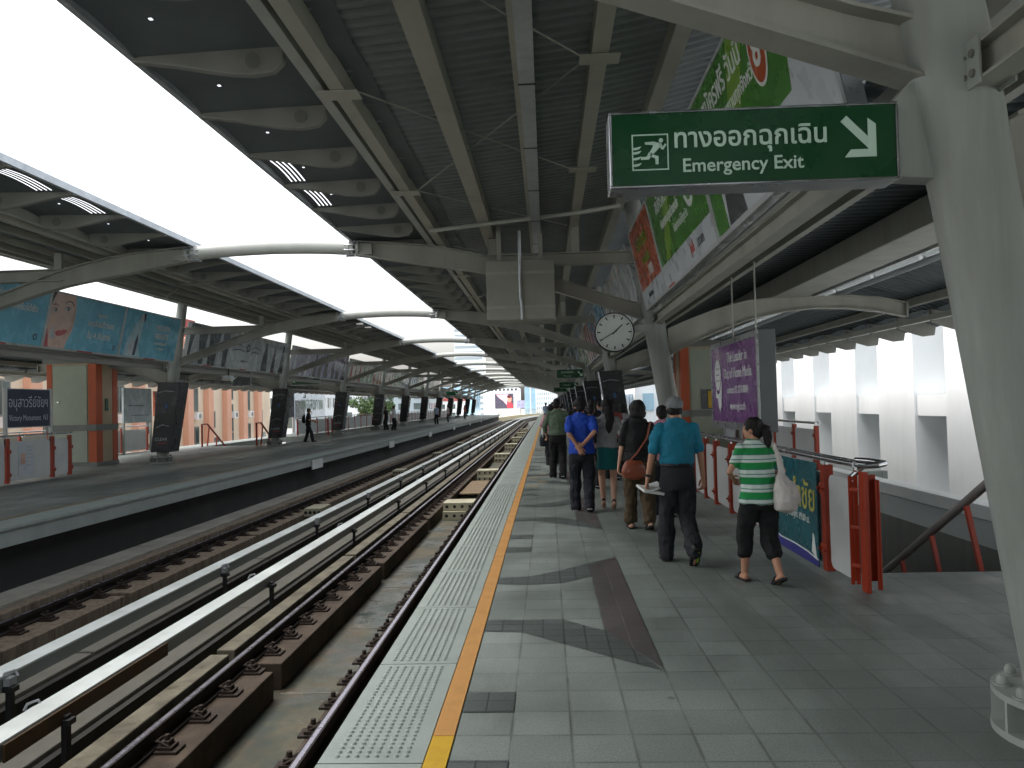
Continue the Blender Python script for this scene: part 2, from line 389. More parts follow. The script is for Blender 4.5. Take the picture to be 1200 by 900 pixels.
    if legs is not None:
        b = MB(); bt = .985 if hem > .93 else min(bottom_top, hem+.07)
        loft(b, [(V(hipsway,0,.74), .13*bw*k, .108*bw*k, 0), (V(hipsway,-.004,.80), .168*bw*k, .120*bw*k, 0), (V(hipsway,-.004,.88), .172*bw*k, .122*bw*k, 0), (V(0,ln(bt),bt), (.166 if hem > .93 else .150)*bw*k, (.122 if hem > .93 else .108)*bw*k, 0)])
        if leg_kind == 'skirt':
            loft(b, [(V(0,.01,cuff), .178*bw*k, .118*bw*k, 0), (V(0,0,.74), .172*bw*k, .12*bw*k, 0), (V(0,0,.82), .17*bw*k, .12*bw*k, 0)])
        else:
            wk = .068 if leg_kind == 'slim' else .08
            for (hip, kn, an, pt) in legsj:
                low = kn.lerp(an, max(0, min(1, (kn.z/k-cuff)/max(.01, (kn.z-an.z)/k)))) if cuff > .1 else an+Vector((0,-.005*k,-.02*k))
                limb(b, [hip+V(0,0,-.02), hip.lerp(kn, .5), kn, kn.lerp(low, .5), low], [.096*k*bw, .088*k*bw, wk*k, (wk-.002)*k, (wk-.004)*k if cuff < .1 else wk*k])
        finish(b, cv, sm-1, 'skirt' if leg_kind == 'skirt' else 'trousers', legs, root, (.020*k if leg_kind != 'skirt' else .008*k, 8, 8, 4, sd, .86*k))
    # ---- top
    if top is not None:
        b = MB(); tw = .012; tuck = hem > .93
        if hem > .93: hem = .90
        loft(b, [(V(0,ln(hem),hem), (.190*bw if not tuck else .145*bw)*k, (.138*bw if not tuck else .105*bw)*k, 0), (V(0,ln(hem)*1,hem+.06), (.186*bw if not tuck else .150*bw)*k, (.135*bw if not tuck else .108*bw)*k, 0), (V(0,ln(1.0),1.0), (.154*bw*g+tw)*k, (.112*bw+tw*.5)*k, 0), (V(0,ln(1.18),1.18), (.163*bw*g+tw)*k, (.115*bw+tw*.6)*k, 0), (V(0,ln(1.29),1.29), (.165*g+tw)*k, (.108+tw*.3)*k, 0), (V(0,ln(1.36),1.365), (.143*g+tw)*k, (.094)*k, 0), (V(0,ln(1.40),1.41), .092*k, .076*k, 0), (V(0,ln(1.42),1.432), .07*k, .068*k, 0)], 22)
        for (a, e, t) in armsj:
            r0, r1 = (.060, .057) if not fem else (.054, .051)
            if sleeve <= 1: limb(b, [a+V(0,0,-.005), a.lerp(e, sleeve)], [r0*k, r1*k])
            else: limb(b, [a+V(0,0,-.005), e, e.lerp(t, sleeve-1)], [.058*k*(1 if not fem else .88), .049*k, .040*k])
        if collar and detail > 0: b.tube([V(.062*math.cos(t), ln(1.42)+.062*math.sin(t), 1.415+.012*math.sin(t+PI)) for t in [2*PI*i/18 for i in range(19)]], .014*k, 8)
        finish(b, cv, sm-1, 'shirt', top, root, (.016*k, 6, 6, 7, sd+3))
    # ---- hair or cap
    b = MB()
    if hair == 'short':
        hell(b, (0,-.016,.034), .082, .095, .094); hell(b, (0,-.05,-.03), .066, .058, .06)
    elif hair == 'bob':
        hell(b, (0,-.018,.030), .098, .105, .105); hell(b, (0,-.04,-.045), .098, .078, .075)
    elif hair == 'pony':
        hell(b, (0,-.016,.034), .084, .097, .096); hell(b, (0,-.045,-.025), .07, .062, .07)
        t = MB(); t.tube([H(0,-.10,.02), H(.0,-.14,0), H(.005,-.155,-.06), H(.0,-.15,-.14), H(.0,-.135,-.2)], [.03*k,.042*k,.048*k,.036*k,.012*k], 12); b.add(t.v, t.f)
    elif hair == 'long':
        hell(b, (0,-.016,.034), .085, .098, .097); hell(b, (0,-.045,-.03), .075, .065, .085)
        t = MB(); t.tube([H(0,-.09,.0), H(.01,-.115,-.08), H(.015,-.125,-.18), H(.0,-.13,-.28), H(-.01,-.12,-.38), H(-.012,-.11,-.44)], [.06*k,.068*k,.062*k,.055*k,.04*k,.014*k], 12); b.add(t.v, t.f)
    if cap:
        b = MB(); hell(b, (0,-.03,-.02), .079, .075, .05)
    finish(b, {2: .008, 1: .014, 0: .02}[detail], 2, 'hair', M_hair, root, (.010*k, 22, 22, 9, sd))
    if cap:
        b = MB(); hell(b, (0,-.008,.045), .088, .103, .078); t = MB(); t.ell((0,0,0), .07*k, .075*k, .012*k, 16, 8); b.add([hc+hy@(Vector(v)+Vector((0,.11*k,.035*k))) for v in t.v], t.f)
        finish(b, .008, 3, 'cap', C_cap, root, (.004, 12, 12, 12, sd))
    # ---- shoes
    for i, (hip, kn, an, pt) in enumerate(legsj):
        f = Matrix.Rotation(-pt, 3, 'X'); s = -1 if i == 0 else 1
        def F(x, y, z): return an + f @ Vector((x*k, y*k, z*k))
        def add_l(bb, secs):
            n = 14; vs = []
            for (y, w, z0, z1) in secs:
                for j in range(n):
                    t = 2*PI*j/n; vs.append(F(w*math.cos(t), y, (z0+z1)/2+(z1-z0)/2*math.sin(t)))
            kk = len(secs); bb.add(vs, [(a*n+j, a*n+(j+1) % n, (a+1)*n+(j+1) % n, (a+1)*n+j) for a in range(kk-1) for j in range(n)]+[tuple(range(n)), tuple(range((kk-1)*n, kk*n))])
        if shoes == 'shoe':
            b = MB(); add_l(b, [(-.072,.018,-.05,.0), (-.062,.036,-.064,.02), (-.03,.04,-.066,.03), (.02,.041,-.066,.012), (.08,.046,-.066,-.015), (.13,.044,-.066,-.028), (.165,.032,-.066,-.036), (.18,.012,-.06,-.046)])
            o = b.build('shoe', shoe_mat, root, smooth=True)
            b = MB(); b.prism([(-.03,-.078),(.03,-.078),(.038,-.05),(.04,.02),(.048,.09),(.044,.15),(.02,.186),(-.02,.186),(-.044,.15),(-.048,.09),(-.04,.02),(-.038,-.05)], lambda u, v, d: F(u, v, d), -.076, -.058)
            q = b.build('sole', M_shoe if cap else M_sole, root); q.parent = o
            if cap and i == 1:
                b = MB(); b.prism([(.012,-.05),(.026,-.04),(.03,.03),(.034,.10),(.022,.13),(.012,.06)], lambda u, v, d: F(u, v, d), -.079, -.074); z_ = b.build('sole_stripe', M_lime, root); z_.parent = o
        elif shoes == 'heel':
            b = MB(); add_l(b, [(-.05,.018,-.03,.02), (-.04,.032,-.05,.03), (0,.034,-.06,.02), (.06,.036,-.069,-.03), (.11,.036,-.072,-.045), (.15,.02,-.072,-.055), (.165,.006,-.070,-.06)])
            o = b.build('shoe', shoe_mat, root, smooth=True)
            b = MB(); b.tube([F(0,-.038,-.03), F(0,-.035,-.074-f_drop(f, k))], [.016*k,.009*k], 8); q = b.build('heel', shoe_mat, root); q.parent = o
        else:
            b = MB(); b.prism([(-.03,-.085),(.03,-.085),(.04,-.05),(.042,.02),(.05,.09),(.046,.15),(.02,.19),(-.02,.19),(-.046,.15),(-.05,.09),(-.042,.02),(-.04,-.05)], lambda u, v, d: F(u, v, d), -.076, -.055)
            o = b.build('sandal', shoe_mat, root)
            b = MB(); b.tube([F(.047*math.cos(t)*1.0, .07, -.062+.05*math.sin(t)) for t in [PI*j/10 for j in range(11)]], .012*k, 8); b.tube([F(.047*math.cos(t)*1.0, .10, -.064+.042*math.sin(t)) for t in [PI*j/10 for j in range(11)]], .012*k, 8); q = b.build('strap', shoe_mat, root); q.parent = o
    root['_k'] = k
    return root, dict(V=V, arms=armsj, legs=legsj, k=k, hc=hc, H=H)
def f_drop(f, k): return .0
def part_l(b, name, m, root, smooth=False, bevel=0.): return b.build(name, m, root, smooth=smooth, bevel=bevel)
def held(b, name, m, root, label, cat, smooth=True, voxel=None, wr=None, bevel=0.):
    """a carried thing stays top-level: bring it from the person's frame into the world"""
    mw = Matrix.Translation(root.location) @ root.rotation_euler.to_matrix().to_4x4()
    b.v = [tuple(mw @ Vector(v)) for v in b.v]
    o = finish(b, voxel, 3, name, m, None, wr) if voxel else b.build(name, m, smooth=smooth, bevel=bevel)
    return tag(o, label, cat)
R_ = math.radians
# 1 woman in the striped polo
r1, i1 = person((1.86, 7.17, 0), R_(10), 1.455, 'woman in a green and white striped polo and black cropped trousers carrying a white bag', skin=M_skin, top=C_stripe, hem=.80, sleeve=.62, legs=C_black, leg_kind='trousers', cuff=.30, hair='pony', shoes='sandal', fem=True, bulk=1.1,
   L=((-.12,.13,.0,-.0),), R=(.10,-.20,.045,.42), wl=(-.16,.24,1.02), wr=(.15,.22,1.05), pl_=(-.7,-.6,-.3), pr_=(.6,-.6,-.3), headyaw=R_(52), lean=.06, seed=1, hl=((.6,0,-.6),(0,0,1)), hr=((-.6,0,-.6),(0,0,1)))
V = i1['V']
b = MB()
loft(b, [(V(.21,-.16,.72), .03, .03, 0), (V(.21,-.165,.75), .10, .085, .4), (V(.215,-.17,.84), .125, .105, .4), (V(.21,-.165,.94), .11, .09, .4), (V(.195,-.15,1.02), .07, .055, .4), (V(.18,-.13,1.09), .028, .024, .4)], 20)
limb(b, [V(.185,-.135,1.06), V(.165,-.11,1.25), V(.15,-.02,1.40), V(.16,.08,1.32)], [.016,.014,.014,.014]); limb(b, [V(.20,-.145,1.04), V(.19,-.125,1.2), V(.165,-.05,1.395)], [.014,.012,.012])
held(b, 'drawstring_bag', M_pbag, r1, 'white drawstring cloth bag slung over the shoulder of the striped polo woman', 'bag', voxel=.0095, wr=(.014, 9, 9, 7, 4.))
# 2 man in teal polo
r2, i2 = person((1.29, 8.05, 0), R_(4), 1.665, 'man in a teal polo and grey cap walking away with a folded paper', skin=M_skin, top=C_teal, hem=.96, sleeve=.80, legs=C_dkgrey, leg_kind='trousers', cap=True, hair='short', L=((-.10,.17,0,0),), R=(.10,-.20,.10,.85), wl=(-.30,.02,.83), wr=(.27,.06,.84), pl_=(-.9,-.6,0), pr_=(.9,-.6,0), bulk=1.0, seed=2,
   hl=((.9,.3,0),(.2,1,0)), hr=((-.9,.3,0),(-.2,1,0)), curl=.7, headyaw=R_(-8))
V = i2['V']; w = i2['arms'][0][2]; k = i2['k']
b = MB(); b.obox(w+Vector((.03,.03,-.115)), (.105,.02,-.02), (-.02,.11,.02), (.004,0,.012)); b.obox(w+Vector((.06,.05,-.09)), (.085,.03,.02), (-.02,.09,.02), (.003,0,.008))
held(b, 'folded_magazine', M_paper, r2, 'folded white and green magazine in the left hand of the teal polo man', 'magazine', smooth=False, bevel=.004)
b = MB(); e, t = i2['arms'][0][1:]; d = (t-e).normalized(); b.tube([t-d*.045, t-d*.02], [.034,.033], 14); part_l(b, 'watch', M_black, r2)
b = MB(); b.tube([V(.155*math.cos(t), .114*math.sin(t), .975) for t in [2*PI*i/24 for i in range(25)]], .014, 6, ry=1.6); part_l(b, 'belt', M_black, r2)
# 3 woman in black with brown bag
r3, i3 = person((1.16, 10.2, 0), R_(2), 1.63, 'woman in a black top and brown trousers carrying a tan leather bag', skin=M_skin2, top=C_black, hem=.88, sleeve=.85, legs=C_brown, leg_kind='trousers', cuff=.13, hair='bob', shoes='sandal', shoe_mat=M_shoe, fem=True, bulk=1.17, L=((-.11,.12,0,0),), R=(.10,-.10,.03,.3), wl=(-.27,.0,.83), wr=(.24,.15,.92), pl_=(-.9,-.5,0), seed=3, hl=((.9,.2,0),(.1,1,0)))
V = i3['V']
b = MB(); loft(b, [(V(-.10,-.16,.66), .05,.025,.1), (V(-.10,-.165,.69), .14,.05,.1), (V(-.10,-.17,.77), .155,.065,.1), (V(-.10,-.165,.85), .13,.055,.1), (V(-.09,-.16,.90), .10,.03,.1)], 18)
held(b, 'leather_bag', M_leather, r3, 'tan leather shoulder bag at the back of the woman in black', 'bag', voxel=.011, wr=(.008, 7, 7, 7, 2.))
b = MB(); b.tube([V(-.18,-.16,.86), V(-.05,-.165,1.0), V(.08,-.14,1.18), V(.14,-.06,1.385), V(.14,.05,1.36)], .012, 6); part_l(b, 'bag_strap', M_leather, r3)
# 4 woman with teal skirt
r4, i4 = person((.90, 12.16, 0), R_(-2), 1.67, 'woman in a grey top and teal skirt on high heels with a long dark ponytail', skin=M_skin2, top=C_grey, hem=.93, sleeve=1.75, legs=C_skirt, leg_kind='skirt', cuff=.60, hair='long', shoes='heel', fem=True, bulk=.94, L=((-.075,.06,.05,.42),), R=(.075,-.06,.05,.42), wl=(-.21,.18,.98), wr=(.22,.12,.93), pl_=(-.9,-.7,0), headyaw=R_(14), seed=4, collar=False)
V = i4['V']
b = MB(); loft(b, [(V(-.27,.12,.60), .05,.03,.2), (V(-.27,.12,.63), .085,.045,.2), (V(-.27,.13,.76), .09,.05,.2), (V(-.25,.15,.90), .04,.025,.2), (V(-.23,.17,.95), .015,.012,.2)], 16)
held(b, 'plastic_bag', M_pbag, r4, 'white plastic bag hanging from the left arm of the woman in the teal skirt', 'bag', voxel=.011, wr=(.012, 9, 9, 6, 9.))
# 5 man in blue polo with hands behind his back
r5, i5 = person((.50, 12.0, 0), R_(-3), 1.705, 'man in a bright blue polo holding his hands behind his back', skin=M_skin, top=C_blue, hem=.84, sleeve=.82, legs=C_navy, leg_kind='trousers', hair='short', L=((-.11,.09,0,0),), R=(.10,-.13,.03,.3), wl=(-.035,-.175,.93), wr=(.03,-.165,.985), pl_=(-.75,-.8,.0), pr_=(.75,-.8,.0), bulk=1.02, seed=5, hl=((0,1,0),(.3,0,1),(.45,-.1,-.9)), hr=((0,1,0),(-.3,0,1),(-.75,-.2,-.55)), curl=.75)
# 6 olive shirt
r6, i6 = person((.21, 17.3, 0), R_(-4), 1.73, 'man in an olive green shirt and dark trousers walking ahead of the blue polo', skin=M_skin, top=C_olive, hem=.90, sleeve=1.55, legs=C_black, hair='short', L=((-.12,.16,0,0),), R=(.10,-.14,.03,.3), wl=(-.24,.14,.90), wr=(.24,.05,.86), bulk=1.04, detail=1, seed=6)
# 7 pink
r7, i7 = person((.10, 20.9, 0), R_(5), 1.6, 'person in a pink top with papers under the arm, left of the olive shirt', skin=M_skin2, top=C_pink, hem=.86, sleeve=1.2, legs=C_dkgrey, hair='bob', fem=True, L=((-.1,.1,0,0),), R=(.1,-.1,.02,.2), wl=(-.2,.12,.95), detail=1, seed=7)
b = MB(); V = i7['V']; b.obox(V(-.24,.10,.92), (.012,0,0), (0,.11,.02), (0,-.02,.15)); held(b, 'paper_sheaf', M_paper, r7, 'white sheaf of papers held by the person in pink', 'papers', smooth=False)
b = MB(); loft(b, [(V(-.22,.05,.52), .1,.06,0), (V(-.22,.05,.7), .11,.07,0), (V(-.22,.06,.84), .06,.03,0)]); held(b, 'dark_bag', C_dkgrey, r7, 'dark bag hanging beside the person in pink', 'bag', voxel=.02)
GC = 'people queueing along the right platform'
more = [
 ((-.10, 62, 0), 0, 1.70, 'distant man in a pale shirt walking alone near the far end of the platform', C_lblue, C_dkgrey, 'short', 0, False),
 ((.32, 47, 0), .1, 1.72, 'distant person in a black top right of the man in the pale shirt', C_black, C_dkgrey, 'short', 0, False),
 ((.30, 30, 0), .1, 1.66, 'distant person in dark clothes with white bag just ahead of the pink top', C_dkgrey, C_black, 'bob', 0, True),
 ((.83, 15.2, 0), -.1, 1.60, 'person in a black jacket half hidden between the blue polo and the grey top', C_black, C_black, 'short', 1, False),
 ((1.42, 12.9, 0), .05, 1.60, 'person in charcoal with a grey shoulder bag, half hidden behind the woman in black', C_dkgrey, C_black, 'bob', 1, True),
 ((1.62, 11.3, 0), .05, 1.56, 'person in a pale pink blouse mostly hidden behind the teal polo man', C_pink, C_dkgrey, 'short', 1, True),
 ((1.35, 16.8, 0), 0, 1.66, 'person in dark red standing in the dim crowd behind the woman in black', C_red, C_black, 'short', 0, False),
 ((1.10, 19.5, 0), .2, 1.70, 'person in navy in the dim crowd behind the grey top woman', C_navy, C_black, 'short', 0, False),
 ((1.75, 18.6, 0), -.3, 1.58, 'person in grey in the dim crowd near the clock column', C_grey, C_black, 'bob', 0, True),
 ((.85, 23.5, 0), .1, 1.68, 'person in black farther along the queue', C_black, C_navy, 'short', 0, False),
 ((1.65, 24.5, 0), 1.2, 1.64, 'person in pale blue turned aside by the second wrapped column', C_lblue, C_navy, 'short', 0, False),
 ((.62, 34, 0), -.1, 1.62, 'small figure in white far along the queue', C_white, C_black, 'bob', 0, True),
]
for n, (loc, rz, h, lab, tp, lg, hr_, det, fm) in enumerate(more):
    person(loc, rz, h, lab, top=tp, legs=lg, hair=hr_, detail=det, fem=fm, L=((-.1,.12,0,0),), R=(.1,-.12,.03,.25), group=GC, seed=11+n, wl=(-.24,.08,.84), wr=(.24,-.02,.84))
# shoulder bag of the half hidden person
b = MB(); b.ell((1.22, 12.75, 1.18), .11, .08, .17, 14, 10); tag(finish(b, .014, 3, 'shoulder_bag', C_grey, None, (.01, 8, 8, 8, 3.)), 'grey shoulder bag between the woman in the skirt and the woman in black', 'bag')
GLP = 'people waiting on the left platform'
rb, ib = person((-12.0, 39.4, 0), R_(-75), 1.68, 'man with a black backpack standing alone on the left platform', top=C_black, legs=C_navy, hair='short', detail=1, L=((-.09,-.16,0,0),), R=(.10,.22,0,0), wl=(-.16,.25,1.05), wr=(.16,.27,1.0), group=GLP, seed=31)
b = MB(); V = ib['V']; loft(b, [(V(0,-.2,.92), .13,.07,0), (V(0,-.22,1.05), .15,.10,0), (V(0,-.21,1.25), .14,.08,0), (V(0,-.17,1.36), .08,.04,0)])
held(b, 'backpack', C_black, rb, 'black backpack on the back of the man alone on the left platform', 'backpack', voxel=.018)
for n, (loc, rz, lab, tp, lg, h) in enumerate((((-11.75, 57.5, 0), 1.2, 'person in black, left one of the pair in the middle of the left platform', C_black, C_black, 1.68), ((-10.95, 56.2, 0), -1.9, 'person in a white shirt, right one of the pair on the left platform', C_white, C_black, 1.74),
     ((-10.3, 73.5, 0), .6, 'person in black and grey far down the left platform', C_lblue, C_black, 1.72), ((-9.9, 79, 0), 2.2, 'second person far down the left platform, in grey', C_grey, C_dkgrey, 1.68), ((-10.4, 100, 0), 2.2, 'tiny person in red near the end of the left platform', C_red, C_dkgrey, 1.68))):
    person(loc, rz, h, lab, top=tp, legs=lg, hair='short', detail=0, L=((-.1,.05,0,0),), R=(.1,-.05,0,0), group=GLP, seed=41+n)
b = MB(); loft(b, [(Vector((-10.6,56.1,.42)), .12,.06,0), (Vector((-10.6,56.1,.6)), .13,.07,0), (Vector((-10.6,56.1,.75)), .05,.03,0)]); tag(finish(b, .02, 2, 'carrier_bag', M_pbag, None), 'pale carrier bag beside the person in the white shirt on the left platform', 'bag')
# ------------------------------------------------------------------ ground, platforms, track
YB, YE = -13., 134.5          # ends of the station
Y0, S = 3.9, 10.82             # first column in view, bay length
NB = 13
def cx(y):                    # the line bends right beyond the station
    return 0. if y < 118 else (y-118)**2/(2*330.)
PATH = [YB, 20, 50, 90, 118] + [118+6*i for i in range(1, 24)]
def sweep(b, x0, x1, z0, z1, path=PATH):
    rings = []
    for i, y in enumerate(path):
        c = cx(y); rings.append([(x0+c, y, z0), (x1+c, y, z0), (x1+c, y, z1), (x0+c, y, z1)])
    vs = [p for r in rings for p in r]; fs = []
    for i in range(len(path)-1):
        for j in range(4): fs.append((i*4+j, i*4+(j+1) % 4, i*4+4+(j+1) % 4, i*4+4+j))
    fs += [(0,1,2,3), tuple(len(vs)-4+k for k in range(4))]
    b.add(vs, fs); return b

def tile_mat(name, col, w, h, ox, oy, var=.22, mortar=.006, mcol=.45, rough=.42):
    m = mat(name, col, rough, var=.16, scale=1.3, dirt='#3f4645', dscale=.55, damt=.45, spec=.45)
    nt = m.node_tree; N = nt.nodes; Lk = nt.links
    b = N['Principled BSDF']; src = b.inputs['Base Color'].links[0].from_socket
    tc = N.new('ShaderNodeTexCoord'); mp = N.new('ShaderNodeMapping'); mp.inputs['Location'].default_value = (ox, oy, 0)
    Lk.new(tc.outputs['Object'], mp.inputs[0])
    br = N.new('ShaderNodeTexBrick'); br.offset = 0; br.inputs['Scale'].default_value = 1
    br.inputs['Brick Width'].default_value = w; br.inputs['Row Height'].default_value = h
    br.inputs['Mortar Size'].default_value = mortar; br.inputs['Mortar Smooth'].default_value = .3
    br.inputs['Color1'].default_value = (1-var,)*3+(1,); br.inputs['Color2'].default_value = (1+var,)*3+(1,)
    br.inputs['Mortar'].default_value = (mcol,)*3+(1,); br.inputs['Bias'].default_value = 0
    Lk.new(mp.outputs[0], br.inputs['Vector'])
    # fine speckle of the terrazzo tiles
    sp = N.new('ShaderNodeTexNoise'); sp.inputs['Scale'].default_value = 85; sp.inputs['Detail'].default_value = 6; sp.inputs['Roughness'].default_value = .75
    Lk.new(tc.outputs['Object'], sp.inputs['Vector'])
    sr = N.new('ShaderNodeMapRange'); sr.inputs[1].default_value = .3; sr.inputs[2].default_value = .7; sr.inputs[3].default_value = .62; sr.inputs[4].default_value = 1.38
    Lk.new(sp.outputs['Fac'], sr.inputs['Value'])
    a = N.new('ShaderNodeMix'); a.data_type = 'RGBA'; a.blend_type = 'MULTIPLY'; a.inputs[0].default_value = 1
    Lk.new(src, a.inputs[6]); Lk.new(br.outputs['Color'], a.inputs[7])
    c = N.new('ShaderNodeVectorMath'); c.operation = 'SCALE'
    Lk.new(a.outputs[2], c.inputs[0]); Lk.new(sr.outputs[0], c.inputs['Scale'])
    Lk.new(c.outputs[0], b.inputs['Base Color'])
    # trodden gum and scuffs
    vo = N.new('ShaderNodeTexVoronoi'); vo.inputs['Scale'].default_value = 2.1; Lk.new(tc.outputs['Object'], vo.inputs['Vector'])
    vs_ = N.new('ShaderNodeMapRange'); vs_.inputs[1].default_value = .035; vs_.inputs[2].default_value = .055; vs_.inputs[3].default_value = .5; vs_.inputs[4].default_value = 0; Lk.new(vo.outputs['Distance'], vs_.inputs['Value'])
    gx = N.new('ShaderNodeMix'); gx.data_type = 'RGBA'; gx.inputs[7].default_value = (.05, .052, .05, 1); Lk.new(vs_.outputs[0], gx.inputs[0]); Lk.new(c.outputs[0], gx.inputs[6])
    c = gx
    # wider dirty halo that comes and goes along the joints
    b2 = N.new('ShaderNodeTexBrick'); b2.offset = 0; b2.inputs['Scale'].default_value = 1; b2.inputs['Brick Width'].default_value = w; b2.inputs['Row Height'].default_value = h
    b2.inputs['Mortar Size'].default_value = .016; b2.inputs['Mortar Smooth'].default_value = 1.
    Lk.new(mp.outputs[0], b2.inputs['Vector'])
    hn = N.new('ShaderNodeTexNoise'); hn.inputs['Scale'].default_value = 2.3; hn.inputs['Detail'].default_value = 4; Lk.new(tc.outputs['Object'], hn.inputs['Vector'])
    hr = N.new('ShaderNodeMapRange'); hr.inputs[1].default_value = .42; hr.inputs[2].default_value = .62; hr.inputs[3].default_value = .0; hr.inputs[4].default_value = .5; Lk.new(hn.outputs['Fac'], hr.inputs['Value'])
    hm = N.new('ShaderNodeMath'); hm.operation = 'MULTIPLY'; Lk.new(hr.outputs[0], hm.inputs[0]); Lk.new(b2.outputs['Fac'], hm.inputs[1])
    hx = N.new('ShaderNodeMix'); hx.data_type = 'RGBA'; hx.inputs[7].default_value = (.03, .033, .032, 1); Lk.new(hm.outputs[0], hx.inputs[0]); Lk.new(gx.outputs[2], hx.inputs[6])
    Lk.new(hx.outputs[2], b.inputs['Base Color'])
    bp = N.new('ShaderNodeBump'); bp.inputs['Strength'].default_value = .35; bp.inputs['Distance'].default_value = .004; bp.invert = True
    Lk.new(br.outputs['Fac'], bp.inputs['Height']); Lk.new(bp.outputs[0], b.inputs['Normal'])
    return m
M_floor  = tile_mat('floor_tiles', '#7e8782', .296, .3, .216, -.05, var=.12, mcol=.78, rough=.52)
M_floord = tile_mat('dark_floor_tiles', '#565e5c', .148, .15, .216, -.05, var=.1)
layer(M_floor, '#464d49', .33, .47, .62, .5, (1.6, .35, 1)); layer(M_floor, '#a9afaa', .8, .58, .75, .35, (1.6, .4, 1))
M_floorb = tile_mat('brown_floor_tiles', '#565050', .148, .3, .216, -.05, var=.08, mcol=1.5)
M_floory = tile_mat('tan_floor_tiles', '#8b7c5c', .148, .15, .216, -.05, var=.1)
M_tact   = mat('tactile_grp', '#929c97', .5, var=.07, scale=2.5, dirt='#7e8783', dscale=3, damt=.5)
M_orange = mat('orange_line', '#bf8c4b', .5, var=.1, scale=6, dirt='#8a6c47', dscale=6, damt=.5)
M_yellow = mat('yellow_line', '#c9a021', .5, var=.1, scale=6, dirt='#8a7430', dscale=6, damt=.5)
M_slab   = mat('slab_concrete', '#7e817c', .8, var=.12, dirt='#5d5f58', damt=.5)
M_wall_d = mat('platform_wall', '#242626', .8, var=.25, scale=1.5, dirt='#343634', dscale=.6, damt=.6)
M_bed    = mat('track_bed', '#55503f', .62, var=.28, scale=1.2, bump=.2, bscale=25, dirt='#2f3835', dscale=.55, damt=.95)
M_city   = mat('city_ground', '#b4b6b2', .9, var=.3, scale=.03)

b = MB(); b.add([(-900,-500,-13),(900,-500,-13),(900,2500,-13),(-900,2500,-13)], [(0,1,2,3)])
struct(b.build('city_ground', M_city))

# right platform: floor slabs around the stair opening
b = MB()
b.box(-.49, 7.3, YB, 7.47, -.3, 0); b.box(-.49, 2.74, 7.47, 17.5, -.3, 0); b.box(-.49, 7.3, 17.5, YE, -.3, 0)
struct(b.build('platform_floor', M_floor))
b = MB(); b.box(-1.06, -.49, YB, YE, -.3, -.012); b.box(-1.1, -1.06, YB, YE, -.16, -.012)
struct(b.build('platform_edge_slab', M_slab))
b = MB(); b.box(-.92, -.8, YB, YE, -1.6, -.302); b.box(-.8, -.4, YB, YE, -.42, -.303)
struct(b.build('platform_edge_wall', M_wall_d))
# ribbed / studded warning panels along the edge
TP = 1.395
def tact_panels(b, xa, xb, ya, near, far):
    k = 0; y = ya
    while y < far:
        b.box(xa, xb, y+.006, min(y+TP, far)-.006, -.011, 0)
        for t in range(2):   # low frame line of each panel
            pass
        if y < near:
            seg = 8 if y < 9 else 6
            for i in range(8):
                for j in range(28):
                    px = xa+.075+i*.0465; py = y+.07+j*.0465
                    r = .0145; h = .0085
                    vs = [(px+r*math.cos(2*PI*q/seg), py+r*math.sin(2*PI*q/seg), 0) for q in range(seg)] + \
                         [(px+r*.6*math.cos(2*PI*q/seg), py+r*.6*math.sin(2*PI*q/seg), h) for q in range(seg)]
                    b.add(vs, [(q, (q+1) % seg, seg+(q+1) % seg, seg+q) for q in range(seg)] + [tuple(range(seg, 2*seg))])
        else:
            for i in range(8):
                px = xa+.075+i*.0465
                b.box(px-.012, px+.012, y+.05, y+TP-.05, 0, .005)
        y += TP; k += 1
    return b
b = tact_panels(MB(), -1.1, -.612, .86-TP, 16, YE)
struct(b.build('tactile_paving', M_tact, fixn=False))
b = MB(); b.box(-.606, -.5, 3.95, YE, -.011, .001); struct(b.build('platform_edge_line', M_orange))
b = MB(); b.box(-.606, -.5, YB, 3.945, -.011, .001); struct(b.build('yellow_platform_line', M_yellow))
# inlaid darker tiles: bow shapes and paired stones, every half bay
bd = MB(); bb = MB()
def fl(pts, z): return [(x, y, z) for x, y in pts]
def quadstrip(b, lo, hi, z):
    for i in range(len(lo)-1):
        b.add([(*lo[i], z), (*lo[i+1], z), (*hi[i+1], z), (*hi[i], z)], [(0, 1, 2, 3)])
for k in range(-3, 24):
    o = 5.4*k
    # near arm, far arm, then the broad cross band (on a higher sheet)
    quadstrip(bd, [(-.49,5.74+o),(-.216,5.71+o),(.08,5.42+o),(.37,5.14+o),(.662,4.861+o)], [(-.49,6.03+o),(.09,6.03+o),(.23,5.86+o),(.375,5.72+o),(.40,5.70+o)], .004)
    quadstrip(bd, [(-.49,7.241+o),(-.206,7.203+o),(.095,7.253+o),(.377,7.521+o),(.45,7.60+o)], [(-.49,7.5+o),(-.202,7.529+o),(.1,7.80+o),(.39,8.12+o),(.673,8.419+o)], .004)
    quadstrip(bb, [(.372,5.719+o),(.377,7.521+o),(.39,8.0+o)], [(.664,4.90+o),(.67,7.5+o),(.673,8.38+o)], .008)
    for ya in (3.38, 4.24): bd.add(fl([(-.49,ya+o),(-.216,ya+o),(-.216,ya+.29+o),(-.49,ya+.29+o)], .004), [(0,1,2,3)])
struct(bd.build('dark_floor_pattern', M_floord)); struct(bb.build('brown_floor_pattern', M_floorb))
b = MB()
for k in range(2, 12):
    for q in range(4):
        x = -.42+(q % 2)*.17; y = 15.6+10.8*(k-2)+q*.85
        b.add(fl([(x,y),(x+.2,y),(x+.2,y+.3),(x,y+.3)], .005), [(0,1,2,3)])
struct(b.build('tan_floor_pattern', M_floory))

